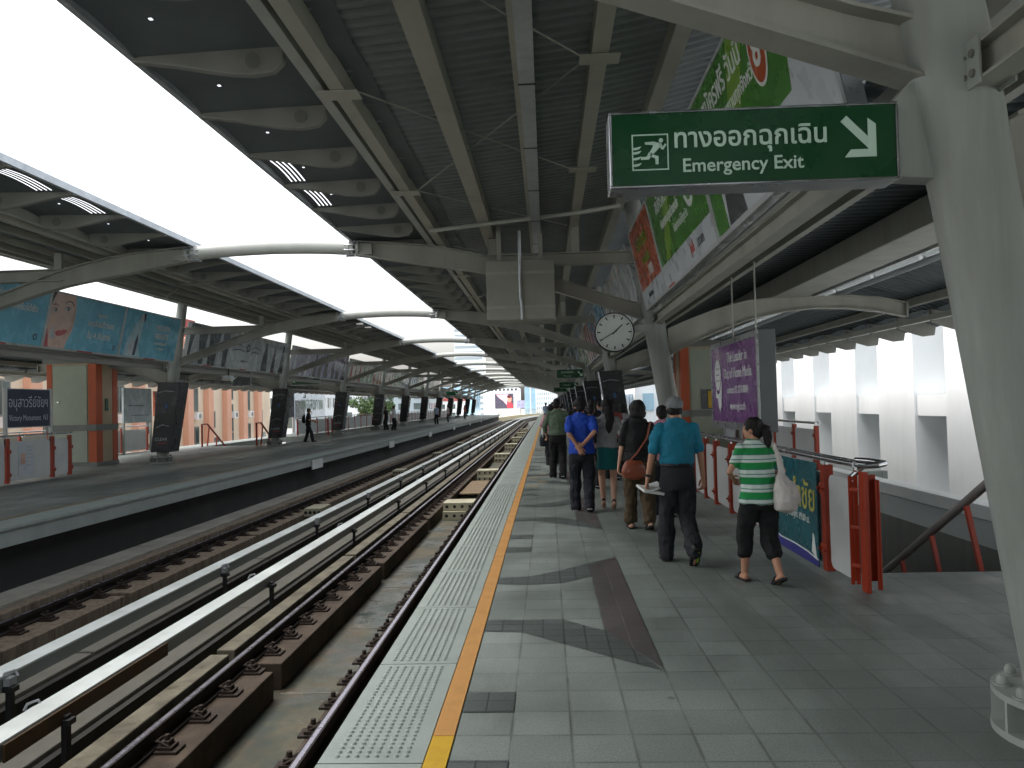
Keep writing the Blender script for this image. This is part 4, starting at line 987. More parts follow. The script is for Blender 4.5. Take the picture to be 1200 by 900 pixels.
# lower outer canopy on curved arms, with its gutter beam and tube lights
M_lamp = mat('lamp_diffuser', '#dfe3e3', .35, var=.03); M_lamp.node_tree.nodes['Principled BSDF'].inputs['Emission Color'].default_value = (.9, .97, 1, 1); M_lamp.node_tree.nodes['Principled BSDF'].inputs['Emission Strength'].default_value = .05
for side, fx in SIDES:
    root = empty('outer_canopy', (fx(4.8), 60, 3.4), 'low outer canopy behind the columns of the %s platform with a toothed outer edge' % side, 'canopy roof')
    P = [(2.28,3.80),(3.8,3.88),(4.9,3.88),(5.9,3.68),(6.6,3.46),(7.25,3.16)]
    b = MB(); grid = []; y = YD0
    while y < YD1:
        for (dy, dz) in ((0, 0), (.07, 0), (.10, .05), (.17, .05)): grid.append([(fx(x), y+dy, z+dz) for x, z in P])
        y += .2
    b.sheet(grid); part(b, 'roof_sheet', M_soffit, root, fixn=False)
    for (x, z, w, h) in ((2.5, 3.72, .1, .14), (3.3, 3.77, .1, .14), (5.65, 3.64, .1, .14), (6.75, 3.32, .12, .14)):
        a, c = sorted((fx(x-w/2), fx(x+w/2))); q = MB(); q.box(a, c, YD0, YD1, z-h/2, z+h/2); part(q, 'purlin', M_steel, root)
    a, c = sorted((fx(4.15), fx(4.79))); q = MB(); q.box(a, c, YD0, YD1, 3.46, 3.79); part(q, 'gutter_beam', M_steel, root, bevel=.015)
    a, c = sorted((fx(6.98), fx(7.1))); q = MB(); q.box(a, c, YD0, YD1, 2.98, 3.08); part(q, 'edge_beam', M_steel_l, root)
    a, c = sorted((fx(4.9), fx(5.4))); q = MB(); q.box(a, c, YD0, YD1, 3.54, 3.6); q.box(a, a+.012, YD0, YD1, 3.46, 3.54); q.box(c-.012, c, YD0, YD1, 3.46, 3.54); part(q, 'lamp_trunking', M_alu_w, root)
    for i in range(40):
        y = -2.+1.62*i; q = MB(); q.tube([(fx(5.12), y, 3.49), (fx(5.12), y+1.45, 3.49)], .028, 10); part(q, 'lamp_tube', M_lamp, root, smooth='auto')
    # toothed edge: tapered fins with curved sheets between
    proto = None; y = YD0
    PT = [(7.0,3.18),(7.45,3.10),(7.75,2.98),(7.72,2.80),(7.5,2.78),(7.25,2.86),(7.02,2.95)]
    n = 0
    while y < YD1 and n < 99:
        if proto is None:
            q = MB(); q.prism(PT, lambda u, v, d: (fx(u), d, v), -.03, .03); proto = q.build('edge_fin', M_brack, bevel=.006); proto.location = (0, y, 0); reloc(proto, root)
        else:
            c = proto.copy(); COL.objects.link(c); c.location = (0, y, 0)
        y += 1.35; n += 1
    b = MB(); grid = []
    for i in range(int((YD1-YD0)/1.35)*6):
        y = YD0+1.35*i/6; sg = .05*abs(math.sin(PI*(i % 6)/6)); grid.append([(fx(7.1), y, 3.17+sg), (fx(7.45), y, 3.09+sg), (fx(7.78), y, 2.96+sg)])
    b.sheet(grid); part(b, 'edge_sheet', M_soffit, root, fixn=False)
    proto = None
    for k in BAYS:
        y = ybay(k)
        lab = 'curved outer arm on the %s platform, %s' % (side, 'behind the camera' if k < 0 else 'at column %d from the camera' % (k+1))
        if proto is None:
            ar = empty('curved_arm', (fx(2.3), y, 2.7), lab, 'arm', 'curved outer arms of the %s platform' % side)
            xs = [2.26, 2.6, 3.1, 3.7, 4.3, 4.9, 5.5, 6.1, 6.55]; tp = [2.94, 3.08, 3.26, 3.41, 3.455, 3.46, 3.455, 3.40, 3.30]; bt = [2.46, 2.64, 2.87, 3.08, 3.21, 3.265, 3.25, 3.17, 3.07]
            q = MB(); ibeam(q, [fx(x) for x in xs], tp, bt, y, .16); part(q, 'arm_beam', M_steel, ar)
            q = MB(); q.obox((fx(6.56), y, 3.18), (.015,0,0), (0,.1,0), (0,0,.13)); part(q, 'end_plate', M_steel, ar)
            proto = ar
        else: dup(proto, (fx(2.3), y, 2.7), lab)
# ------------------------------------------------------------------ flat printed things
class Plane:
    def __init__(s, org, ux, uy): s.o = Vector(org); s.x = Vector(ux).normalized(); s.y = Vector(uy).normalized(); s.n = s.x.cross(s.y)
    def p(s, u, v, d=0.): return s.o+s.x*u+s.y*v+s.n*d
    def box(s, b, u0, u1, v0, v1, d0, d1):
        return b.prism([(u0,v0),(u1,v0),(u1,v1),(u0,v1)], lambda u, v, d: s.p(u, v, d), d0, d1)
    def poly(s, b, pts, d, t=.003): return b.prism(pts, lambda u, v, dd: s.p(u, v, dd), d-t, d)
    def curve(s, b, pts, d, r): return b.tube([s.p(u, v, d) for u, v in pts], r, 6)
    def text(s, t, size, u, v, m, root, name='lettering', d=.006, **k):
        return text(t, size, s.p(u, v, d), s.x, s.y, m, name, root, **k)
def oval(cu, cv, ru, rv, n=20, a0=0, a1=2*PI):
    return [(cu+ru*math.cos(a0+(a1-a0)*i/n), cv+rv*math.sin(a0+(a1-a0)*i/n)) for i in range(n if a1-a0 >= 2*PI-.01 else n+1)]
def print_mat(name, c1, c2, scale=.8, rough=.25):
    """printed sheet with soft blotches of two inks"""
    if name in MATS: return MATS[name]
    m = mat(name, c1, rough, var=.05, dirt=c2, dscale=scale, damt=.9, spec=.5); return m
M_blue   = print_mat('blue_print', '#76c0d8', '#559fc2', .7)
M_blue_l = print_mat('pale_blue_print', '#b4d3de', '#9cc4d4', 1.2)
M_skin_p = mat('printed_skin', '#dcbfb2', .3, var=.06); M_skin_s = mat('printed_skin_tone', '#c9a595', .3, var=.06)
M_lip    = mat('printed_lip', '#b65a60', .3, var=.05); M_hair_p = mat('printed_hair', '#3a2824', .3, var=.1)
M_green  = print_mat('green_print', '#47862f', '#2f6a26', 1.1); M_green_l = mat('lime_print', '#7ba43a', .3, var=.1)
M_oran_p = print_mat('orange_print', '#b8552f', '#8f3a22', 1.3)
M_greyp  = print_mat('grey_print', '#b9c2c4', '#98a3a7', .9); M_lilac = print_mat('lilac_print', '#aeacc6', '#8280a0', 1.2)
M_darkp  = print_mat('dark_print', '#3b4246', '#22282c', 1.5); M_cream_p = print_mat('cream_print', '#cdd1c4', '#a9afa2', .9)
M_whitep = mat('white_print', '#bfc6cc', .3, var=.04)
M_redtab = mat('red_tab', '#a33333', .4, var=.05)
M_exit   = mat('exit_green', '#06401f', .3, var=.04, spec=.5); M_exit_t = mat('exit_lettering', '#b6d0c0', .5, var=.02)
M_purple = print_mat('purple_print', '#70397e', '#5e2f6b', .7)
M_blk_ad = print_mat('black_print', '#15191d', '#2a3238', 1.4, .3)
M_navy_g = mat('dim_blue', '#3a5f8c', .4, var=.1)
M_navy   = mat('navy_sign', '#262a44', .4, var=.05)
M_teal_p = print_mat('teal_print', '#22626b', '#173c48', .9)
M_skyb   = print_mat('sky_print', '#5f9fc4', '#3f7fae', .9)

def ad_panel(side, ya, yb, label, design, group, bare=False):
    if side == 'right': pl = Plane((1.84, yb, 3.25), (0,-1,0), (-.30, 0, 1.40))
    else:               pl = Plane((-12.04, ya, 3.25), (0,1,0), (.30, 0, 1.40))
    W, H = yb-ya, 1.43
    root = empty('advertising_box', pl.p(W/2, 0, 0), label, 'advertisement', group)
    b = MB(); pl.box(b, .0, W, 0, H, -.13, -.012); part(b, 'box_body', M_alu, root, bevel=.006)
    b = MB()
    for r in ((0, W, 0, .05), (0, W, H-.035, H), (0, .03, .051, H-.036), (W-.03, W, .051, H-.036)): pl.box(b, *r, -.011, .012)
    part(b, 'frame', M_alu_w, root, bevel=.003)
    def sheet(m, u0=.031, u1=None, v0=.051, v1=H-.036, d=0, name='poster'):
        q = MB(); pl.box(q, u0, W-.031 if u1 is None else u1, v0, v1, -.01, d); return part(q, name, m, root)
    def shp(pts, m, d, name): q = MB(); pl.poly(q, pts, d); return part(q, name, m, root)
    design(pl, W, H, sheet, shp, root)
    if side == 'left' and not bare: shp([(W*.42,.008),(W*.62,.008),(W*.62,.045),(W*.42,.045)], M_redtab, .016, 'red_tab')
    return root

def d_blue1(pl, W, H, sheet, shp, root):
    sheet(M_blue); shp(oval(W*.45, H*.4, .6, .3), M_blue, .003, 'glow')
    pl.text([('ช่วยให้ริ้วรอย', .2, 0, .1), ('ดูจางลงอย่างเห็นได้ชัด', .2, 0, -.14)], .2, W*.62, H*.72, M_txt_w, root, width=1.9, bold=.018)
    pl.text('97', .2, .25, .4, M_blue_l, root, 'number')
    shp(oval(W-.3, .25, .08, .08), M_navy, .004, 'round_logo'); shp(oval(W-.3, .25, .045, .045), M_blue, .007, 'logo_centre')
def d_face(pl, W, H, sheet, shp, root):
    sheet(M_blue)
    f = [(.031,.051),(.031,H-.036),(.95,H-.036),(1.02,1.2),(1.05,1.0),(1.06,.75),(1.02,.5),(.92,.3),(.86,.18),(.84,.051)]
    shp(f, M_skin_p, .004, 'face')
    shp([(.031,.051),(.031,.55),(.09,.4),(.15,.22),(.19,.051)], M_lip, .0055, 'scarf')
    shp([(.16,.42),(.24,.62),(.30,.45),(.36,.30),(.2,.25)], M_whitep, .007, 'collar')
    shp([(.031,H-.036),(.031,1.0),(.07,1.15),(.13,1.3),(.2,H-.036)], M_hair_p, .0055, 'hairline')
    for cu, cv, w in ((.22, .96, .11), (.70, 1.03, .14)):
        shp([(cu-w,cv-.01),(cu-w*.4,cv+.045),(cu+w*.4,cv+.05),(cu+w,cv+.01),(cu+w*.3,cv-.035),(cu-w*.4,cv-.035)], M_whitep, .007, 'eye')
        shp(oval(cu+.02, cv+.004, .038, .042, 14), M_hair_p, .010, 'iris')
        q = MB(); pl.curve(q, [(cu-w,cv),(cu-w*.4,cv+.055),(cu+w*.4,cv+.06),(cu+w,cv+.01)], .006, .006); part(q, 'eyelid', M_hair_p, root)
    q = MB(); pl.curve(q, [(.56,1.17),(.68,1.235),(.82,1.225),(.93,1.14)], .004, .010); pl.curve(q, [(.12,1.08),(.2,1.115),(.3,1.09)], .004, .009); part(q, 'eyebrow', M_hair_p, root)
    shp([(.85,.35),(1.0,.55),(1.05,.9),(1.02,1.2),(.97,.95),(.93,.65)], M_skin_s, .0052, 'cheek_shade'); q = MB(); pl.curve(q, [(.40,.98),(.36,.80),(.34,.70)], .0, .010); pl.curve(q, [(.37,.655),(.44,.64),(.52,.66)], .0, .012); part(q, 'nose', M_skin_s, root)
    shp([(.36,.42),(.48,.50),(.58,.48),(.68,.53),(.86,.50),(.74,.40),(.58,.35),(.45,.35)], M_lip, .007, 'lips')
    pl.text([('พิสูจน์แล้ว', .12, 0, .24), ('ลดเลือนริ้วรอย', .21, 0, 0), ('ใน 4 สัปดาห์', .23, 0, -.32)], .2, W*.68, H*.55, M_txt_w, root, width=1.6, bold=.018)
    pl.text('97', .12, W*.4, .3, M_blue_l, root, 'number')
    shp(oval(W-.25, .22, .07, .07), M_navy, .004, 'round_logo'); shp(oval(W-.25, .22, .04, .04), M_blue, .007, 'logo_centre')
def d_proven(pl, W, H, sheet, shp, root):
    sheet(M_blue); shp([(.2,.06),(.35,.6),(.62,1.0),(.95,1.25),(1.05,.8),(.98,.4),(1.15,.06)], M_blue_l, .004, 'pale_bust')
    shp([(.8,1.2),(.9,1.35),(1.02,1.3),(1.06,1.12),(.95,1.05)], M_whitep, .007, 'pale_head'); shp([(.98,1.33),(1.1,1.36),(1.12,1.15),(1.05,1.1)], M_navy, .009, 'dark_hair')
    shp([(.72,.08),(.75,.5),(.84,.75),(.9,.55),(.86,.1)], M_navy, .007, 'bottle'); shp(oval(.62,.3,.2,.22), M_whitep, .006, 'splash')
    pl.text([('PROVEN', .22, 0, .22), ('RESULTS', .22, 0, -.04), ('ผลลัพธ์ที่พิสูจน์ได้', .11, 0, -.26), ('ใน 4 สัปดาห์', .1, 0, -.42)], .2, W*.68, H*.55, M_txt_w, root, width=1.3, bold=.018)
def d_green(pl, W, H, sheet, shp, root):
    sheet(M_green); sheet(M_whitep, v1=.36, d=.004, name='white_strip')
    shp([(.5,.37),(1.5,H-.04),(2.1,H-.04),(.9,.37)], M_green_l, .004, 'lime_beam')
    pl.text([('สมัครฟรี วันนี้', .27, 0, 0), ('ค้นหางานทุกตำแหน่ง', .17, .1, -.28)], .2, 1.3, 1.12, M_txt_w, root, width=2.0, bold=.012)
    pl.text('ค้นหางานได้ทุกวัน', .14, 2.0, .62, M_txt_w, root)
    shp(oval(W-.8, .98, .3, .36, 24), M_txt_w, .007, 'white_ring'); shp(oval(W-.8, .98, .2, .28, 24), M_green, .010, 'ring_centre')
    pl.text('job', .2, W-1.25, .22, M_txt_r, root, bold=.02); pl.text('.com', .2, W-.75, .22, M_txt_k, root)
    shp([(.25,.02),(.75,.02),(.75,.046),(.25,.046)], M_redtab, .016, 'red_tab')
def d_green2(pl, W, H, sheet, shp, root):
    sheet(M_green); shp([(.9,.37),(1.7,H-.04),(2.2,H-.04),(1.3,.37)], M_green_l, .004, 'lime_beam')
    shp([(W-.75,.4),(W-.45,H-.04),(W-.04,H-.04),(W-.04,.4)], M_whitep, .004, 'white_field'); sheet(M_whitep, u0=.5, v1=.5, d=.0035, name='white_strip')
    shp([(.55,.06),(.62,.35),(.75,.62),(.95,.7),(1.1,.6),(1.15,.35),(1.2,.06)], M_darkp, .007, 'suit'); shp(oval(.9,.82,.12,.15), M_skin_p, .009, 'head'); shp(oval(.91,.92,.13,.08), M_hair_p, .011, 'hair')
    pl.text([('สมัครฟรี วันนี้', .27, 0, 0), ('ฝากประวัติหางานทุกจังหวัด', .16, .15, -.25)], .2, 1.25, 1.18, M_txt_w, root, width=2.0, bold=.012)
    shp(oval(2.35, 1.0, .2, .27, 24), M_txt_w, .007, 'logo_rim'); shp(oval(2.35, 1.0, .17, .24, 24), M_oran_p, .010, 'logo_field'); pl.text('8', .36, 2.35, 1.0, M_txt_w, root, 'number', d=.013, bold=.02)
    pl.text('ot', .42, W-.3, .85, M_txt_r, root, 'logo_word', d=.008, bold=.03)
    q = MB()
    for du in (-.12, 0, .12): pl.curve(q, [(W-.3+du*.4,1.08),(W-.3+du*1.3,1.3)], .008, .022)
    part(q, 'logo_leaves', M_green, root)
    pl.text('AG. ICU 100', .13, 1.75, .3, M_txt_k, root, d=.008)
    shp([(2.0,.10),(3.0,.10),(3.0,.26),(2.0,.26)], M_redtab, .007, 'red_strip'); pl.text('สมัครงานที่นี่', .11, 2.5, .18, M_txt_w, root, d=.010)
def d_orange(pl, W, H, sheet, shp, root):
    sheet(M_oran_p); sheet(M_whitep, v1=.34, d=.004, name='white_strip')
    pl.text([('สมัครงาน', .32, 0, 0), ('ผ่านมือถือ', .2, .1, -.3)], .2, W*.5, 1.05, M_green_l, root, width=1.8)
    pl.text('1900', .26, W*.62, .52, M_txt_w, root, 'number'); pl.text('job.com', .15, W*.4, .2, M_txt_k, root)
def plainprint(m1, m2, seed):
    def d(pl, W, H, sheet, shp, root):
        r = random.Random(seed); sheet(m1)
        u = .2
        while u < W-.7:
            w = r.uniform(.35, .8); shp([(u,.06),(u+w*.1,H*.45),(u+w*.35,H*.9),(u+w*.6,H*.86),(u+w*.85,H*.4),(u+w,.06)], m2, .004, 'printed_figure')
            if r.random() < .7: shp(oval(u+w*.46, H*.86, .1, .12, 12), M_skin_p if seed % 2 else M_greyp, .007, 'printed_head')
            u += w+r.uniform(.3, .7)
    return d
def d_watch(pl, W, H, sheet, shp, root):
    sheet(M_greyp)
    for i in (1, 2, 3): shp([(W*i/4-.02,.052),(W*i/4+.02,.052),(W*i/4+.02,H-.04),(W*i/4-.02,H-.04)], M_whitep, .004, 'pale_fold')
    shp([(W*.52,.75),(W*.62,.75),(W*.62,1.05),(W*.52,1.05)], M_darkp, .006, 'dark_square'); pl.text('02', .18, W*.57, .9, M_txt_w, root, 'number', d=.009)
    q = MB()
    for v in (.72, .9): pl.curve(q, [(W*.1,v),(W*.3,v+.08),(W*.5,v)], .006, .012); pl.curve(q, [(W*.68,v),(W*.8,v+.08),(W*.95,v)], .006, .012)
    part(q, 'drawn_waves', M_darkp, root)
    pl.text('พบกันเร็ว ๆ นี้', .12, W*.5, .35, M_txt_k, root)

GL = 'advertising boxes of the left platform'; GR = 'advertising boxes of the right platform'
E3 = lambda k: [ybay(k)+.35+3.36*i for i in range(4)]
for k, ds in {1: [(d_blue1, 'blue advert with pale Thai headline, left of the advert with a woman'), (d_face, 'blue advert with a large face of a woman and the Thai promise about 4 weeks'), (d_proven, 'blue advert with pale figure and the words PROVEN RESULTS')],
          0: [(d_proven, 'blue advert cut by the left edge of the photo, behind the big arm'), (plainprint(M_blue, M_blue_l, 4), 'plain blue advert with pale shapes outside the left edge'), (plainprint(M_blue, M_blue_l, 5), 'blue advert half hidden by the fork of the first arch beam')],
          2: [(plainprint(M_darkp, M_greyp, 2), 'dark advert with grey figures just after the blue adverts'), (d_watch, 'grey advert with folds and a dark square numbered 02'), (plainprint(M_greyp, M_darkp, 6), 'grey advert with dark standing figures by the third column')],
          3: [(plainprint(M_lilac, M_whitep, 7), 'lilac advert with white figures behind the third arm'), (plainprint(M_lilac, M_darkp, 8), 'lilac advert with dark figures'), (plainprint(M_lilac, M_darkp, 9), 'lilac and black advert ending at the fourth left column')],
          4: [(plainprint(M_cream_p, M_redtab, 10), 'cream advert with red flower shapes'), (plainprint(M_cream_p, M_green, 11), 'cream advert with green shapes'), (plainprint(M_cream_p, M_oran_p, 12), 'cream advert with orange shapes')],
          5: [(plainprint(M_cream_p, M_oran_p, 13), 'cream advert far down the left platform, fifth group'), (plainprint(M_cream_p, M_green, 14), 'second cream advert far down the left platform, fifth group'), (plainprint(M_cream_p, M_lilac, 15), 'third cream advert far down the left platform, fifth group')],
          6: [(plainprint(M_skyb, M_whitep, 16), 'small pale blue advert far down the left platform'), (plainprint(M_cream_p, M_green, 17), 'small cream and green advert far down the left platform')],
          7: [(plainprint(M_cream_p, M_darkp, 18), 'tiny cream advert near the end of the left roof')]}.items():
    e = E3(k)
    for i, (d, lab) in enumerate(ds): ad_panel('left', e[i]+.02, e[i+1]-.02, lab, d, GL, bare=k > 2)
for (ya, yb, d, lab) in ((4.75, 8.28, d_green2, 'green advert with a round red 8 logo, nearest above the right platform'), (8.32, 11.86, d_green, 'green advert with Thai headline, lime beam and a big white ring'), (11.9, 14.35, d_orange, 'orange advert with white strip above the clock column'),
                         (15.2, 18.5, plainprint(M_greyp, M_whitep, 21), 'pale grey blurred advert behind the orange advert'), (18.6, 21.9, plainprint(M_greyp, M_whitep, 23), 'second pale grey advert behind the clock'), (22., 25.3, plainprint(M_skyb, M_whitep, 25), 'sky blue advert left of the clock'),
                         (26., 29.4, plainprint(M_skyb, M_redtab, 26), 'blue and red advert beyond the clock'), (29.5, 32.9, plainprint(M_oran_p, M_whitep, 28), 'orange red advert far down the right platform'), (33., 36., plainprint(M_cream_p, M_green, 29), 'cream advert far down the right platform'),
                         (36.9, 40.2, plainprint(M_cream_p, M_green, 31), 'cream and green advert above the hanging green signs'), (40.3, 43.6, plainprint(M_skyb, M_whitep, 32), 'pale blue advert farthest down the right platform')):
    ad_panel('right', ya, yb, lab, d, GR, bare=True)

# ------------------------------------------------------------------ emergency exit sign
def exit_sign():
    Y = 3.82; x0, x1, z0, z1 = .332, 1.70, 2.655, 3.025
    root = empty('exit_sign', ((x0+x1)/2, Y, z0), 'green sign with running figure, Thai wording, Emergency Exit and a white arrow', 'sign')
    pl = Plane((x0, Y, z0), (1,0,0), (0,0,1)); W, H = x1-x0, z1-z0
    b = MB(); pl.box(b, 0, W, 0, H, -.17, -.012); part(b, 'sign_body', M_alu, root, bevel=.006)
    b = MB()
    for r in ((0, W, 0, .012), (0, W, H-.012, H), (0, .012, .0121, H-.0121), (W-.012, W, .0121, H-.0121)): pl.box(b, *r, -.011, .012)
    part(b, 'frame', M_chrome, root, bevel=.003)
    b = MB(); pl.box(b, .0121, W-.0121, .0121, H-.0121, -.01, 0); part(b, 'face', M_exit, root)
    # running figure in its square
    b = MB(); u0, v0, q = .108, .085, .175
    for r in ((0,q,0,.006),(0,q,q-.006,q),(0,.006,.0061,q-.0061),(q-.006,q,.0061,q-.0061)): pl.box(b, u0+r[0], u0+r[1], v0+r[2], v0+r[3], 0, .003)
    def pp(pts): pl.poly(b, [(u0+x*q, v0+y*q) for x, y in pts], .003)
    pp([(.80+.06*math.cos(t), .82+.06*math.sin(t)) for t in [2*PI*i/14 for i in range(14)]])
    pp([(.60,.78),(.74,.76),(.80,.68),(.64,.50),(.54,.42),(.48,.50),(.56,.62)])       # trunk
    pp([(.36,.78),(.36,.72),(.58,.70),(.66,.78),(.60,.79)])                              # rear arm
    pp([(.74,.72),(.80,.58),(.86,.56),(.95,.70),(.91,.73),(.84,.64),(.80,.75)])          # front arm
    pp([(.50,.50),(.56,.44),(.72,.38),(.72,.16),(.64,.16),(.63,.33),(.50,.38)])          # front leg
    pp([(.46,.50),(.56,.44),(.46,.30),(.24,.30),(.24,.37),(.40,.38)])                    # rear leg
    for vy in (.16, .34, .5, .62): pp([(.03,vy+.01),(.12,vy+.02),(.26,vy+.05),(.20,vy-.02),(.10,vy-.05),(.03,vy-.04)])
    part(b, 'pictogram', M_exit_t, root)
    pl.text('ทางออกฉุกเฉิน', .128, .672, .228, M_exit_t, root, bold=.016, width=.72)
    pl.text('Emergency Exit', .092, .632, .098, M_exit_t, root, bold=.012, width=.615)
    b = MB()
    def pa(pts): pl.poly(b, pts, .003)
    pa([(1.10,.285),(1.128,.312),(1.262,.172),(1.235,.145)]); b.prism([(1.115,.112),(1.264,.112),(1.264,.268),(1.226,.298),(1.226,.149),(1.144,.149)], lambda u, v, dd: pl.p(u, v, dd), .001, .0045)
    part(b, 'arrow', M_exit_t, root)
    b = MB(); b.prism([(1.702,2.68),(1.93,2.66),(1.93,3.15),(1.78,3.13),(1.702,3.05)], lambda u, v, d: (u, d, v), 3.86, 3.99); part(b, 'mounting_bracket', M_column, root, bevel=.005)
exit_sign()

# ------------------------------------------------------------------ clock on the second column
def clock():
    c = Vector((1.235, 14.2, 2.875)); R = .355
    root = empty('station_clock', c, 'round white station clock with black bar marks, hung on the second right column', 'clock')
    b = MB(); b.cyl(c+Vector((0,.0,0)), c+Vector((0,.14,0)), R, 40); part(b, 'case', M_black, root, smooth='auto', bevel=.008)
    b = MB(); b.cyl(c+Vector((0,-.004,0)), c+Vector((0,.002,0)), R-.022, 40); part(b, 'dial', mat('clock_dial', '#c9d2cf', .35, var=.03), root)
    pl = Plane(c+Vector((0,-.005,0)), (1,0,0), (0,0,1))
    b = MB()
    for i in range(60):
        a = 2*PI*i/60; big = i % 5 == 0; r0, r1, w = (R*.70, R*.87, .011) if big else (R*.83, R*.87, .004)
        ca, sa = math.sin(a), math.cos(a)
        pl.poly(b, [(ca*r0-sa*w, sa*r0+ca*w), (ca*r1-sa*w, sa*r1+ca*w), (ca*r1+sa*w, sa*r1-ca*w), (ca*r0+sa*w, sa*r0-ca*w)], .003)
    part(b, 'hour_marks', M_txt_k, root)
    for (nm, ang, L, w, d) in (('hour_hand', math.radians(47), .2, .014, .006), ('minute_hand', math.radians(240), .29, .009, .010)):
        b = MB(); ca, sa = math.sin(ang), math.cos(ang)
        pl.poly(b, [(-ca*.05-sa*w, -sa*.05+ca*w), (ca*L-sa*w*.6, sa*L+ca*w*.6), (ca*L+sa*w*.6, sa*L-ca*w*.6), (-ca*.05+sa*w, -sa*.05-ca*w)], d); part(b, nm, M_txt_k, root)
    b = MB(); b.bar(c+Vector((R-.02,.07,.05)), (1.98, 14.6, 2.98), .09, .12); part(b, 'wall_bracket', M_column, root)
clock()

# ------------------------------------------------------------------ grey equipment box under the first arch
def eqbox():
    x0, x1, z0, z1, y0, y1 = -1.02, .19, 3.13, 4.18, 14.02, 14.5
    root = empty('display_housing', ((x0+x1)/2, y0, z0), 'big grey metal box hanging under the arch beam in front of the clock', 'box')
    m = mat('housing_paint', '#8c8c82', .5, var=.06, dirt='#77776d', dscale=1.2, damt=.4)
    b = MB(); b.box(x0, x1, y0, y1, z0, z1); part(b, 'housing', m, root, bevel=.01)
    for z in (3.33, 3.94):
        b = MB(); b.box(x0-.004, x1+.004, y0-.012, y0-.002, z, z+.05); part(b, 'seam_strip', M_steel, root)
    b = MB(); b.tube([(-.42, y0-.04, 4.7), (-.42, y0-.04, 3.5), (-.40, y0-.035, 3.42), (-.40, y0-.03, 3.13)], .03, 10); part(b, 'conduit', M_galv, root, smooth='auto')
    b = MB()
    for x in (-.8, -.05): b.box(x-.04, x+.04, 14.2, 14.3, 4.18, 4.85)
    part(b, 'hanger', M_steel, root)
eqbox()

# ------------------------------------------------------------------ purple light box above the fence
def purple():
    root = empty('light_box', (2.9, 12.6, 1.2), 'purple advertising light box with white words about home media, above the fence', 'advertisement')
    pl = Plane((2.9, 14.06, 1.16), (0,-1,0), (0,0,1)); W, H = 3.06, 1.42
    b = MB(); pl.box(b, 0, W, 0, H, -.25, -.02); part(b, 'box_body', mat('box_grey', '#64686b', .4, .3, var=.06), root, bevel=.01)
    b = MB()
    for r in ((0, W, 0, .11), (0, W, H-.09, H), (0, .06, .1101, H-.0901), (W-.05, W, .1101, H-.0901)): pl.box(b, *r, -.019, .014)
    part(b, 'frame', M_alu, root, bevel=.004)
    b = MB(); pl.box(b, .0601, W-.0501, .1101, H-.0901, -.018, .002); part(b, 'poster', M_purple, root)
    pl.text([('The Leader in', .23, 0, .34), ('Out of Home Media', .23, 0, .09), ('contact 02 273-8884', .16, 0, -.17), ('www.vgi.co.th', .17, 0, -.42)], .2, W*.60, H*.55, M_txt_w, root, width=1.75, d=.004)
    b = MB(); pl.poly(b, oval(.52, .88, .22, .26, 24), .008); pl.poly(b, [(.38,.66),(.46,.56),(.62,.56),(.74,.70),(.84,.78),(.8,.62),(.76,.36),(.66,.26),(.56,.34),(.5,.48),(.36,.5)], .012)
    part(b, 'white_emblem', M_txt_w, root)
    b = MB()
    for i in range(3):
        for j in range(3): pl.poly(b, oval(.42+i*.1, .78+j*.1, .018, .018, 8), .011)
    part(b, 'emblem_dots', M_purple, root)
    b = MB(); b.tube([(3.02, 12.9, 2.55), (3.02, 12.9, 3.6)], .012, 8); b.tube([(3.02, 11.5, 2.55), (3.02, 11.5, 3.6)], .012, 8); part(b, 'hanging_rod', M_steel_l, root)
    b = MB(); b.box(2.94, 3.1, 11.9, 12.05, 1.0, 1.17); b.box(2.94, 3.1, 13.3, 13.45, 1.0, 1.17); part(b, 'foot', M_alu, root)
purple()

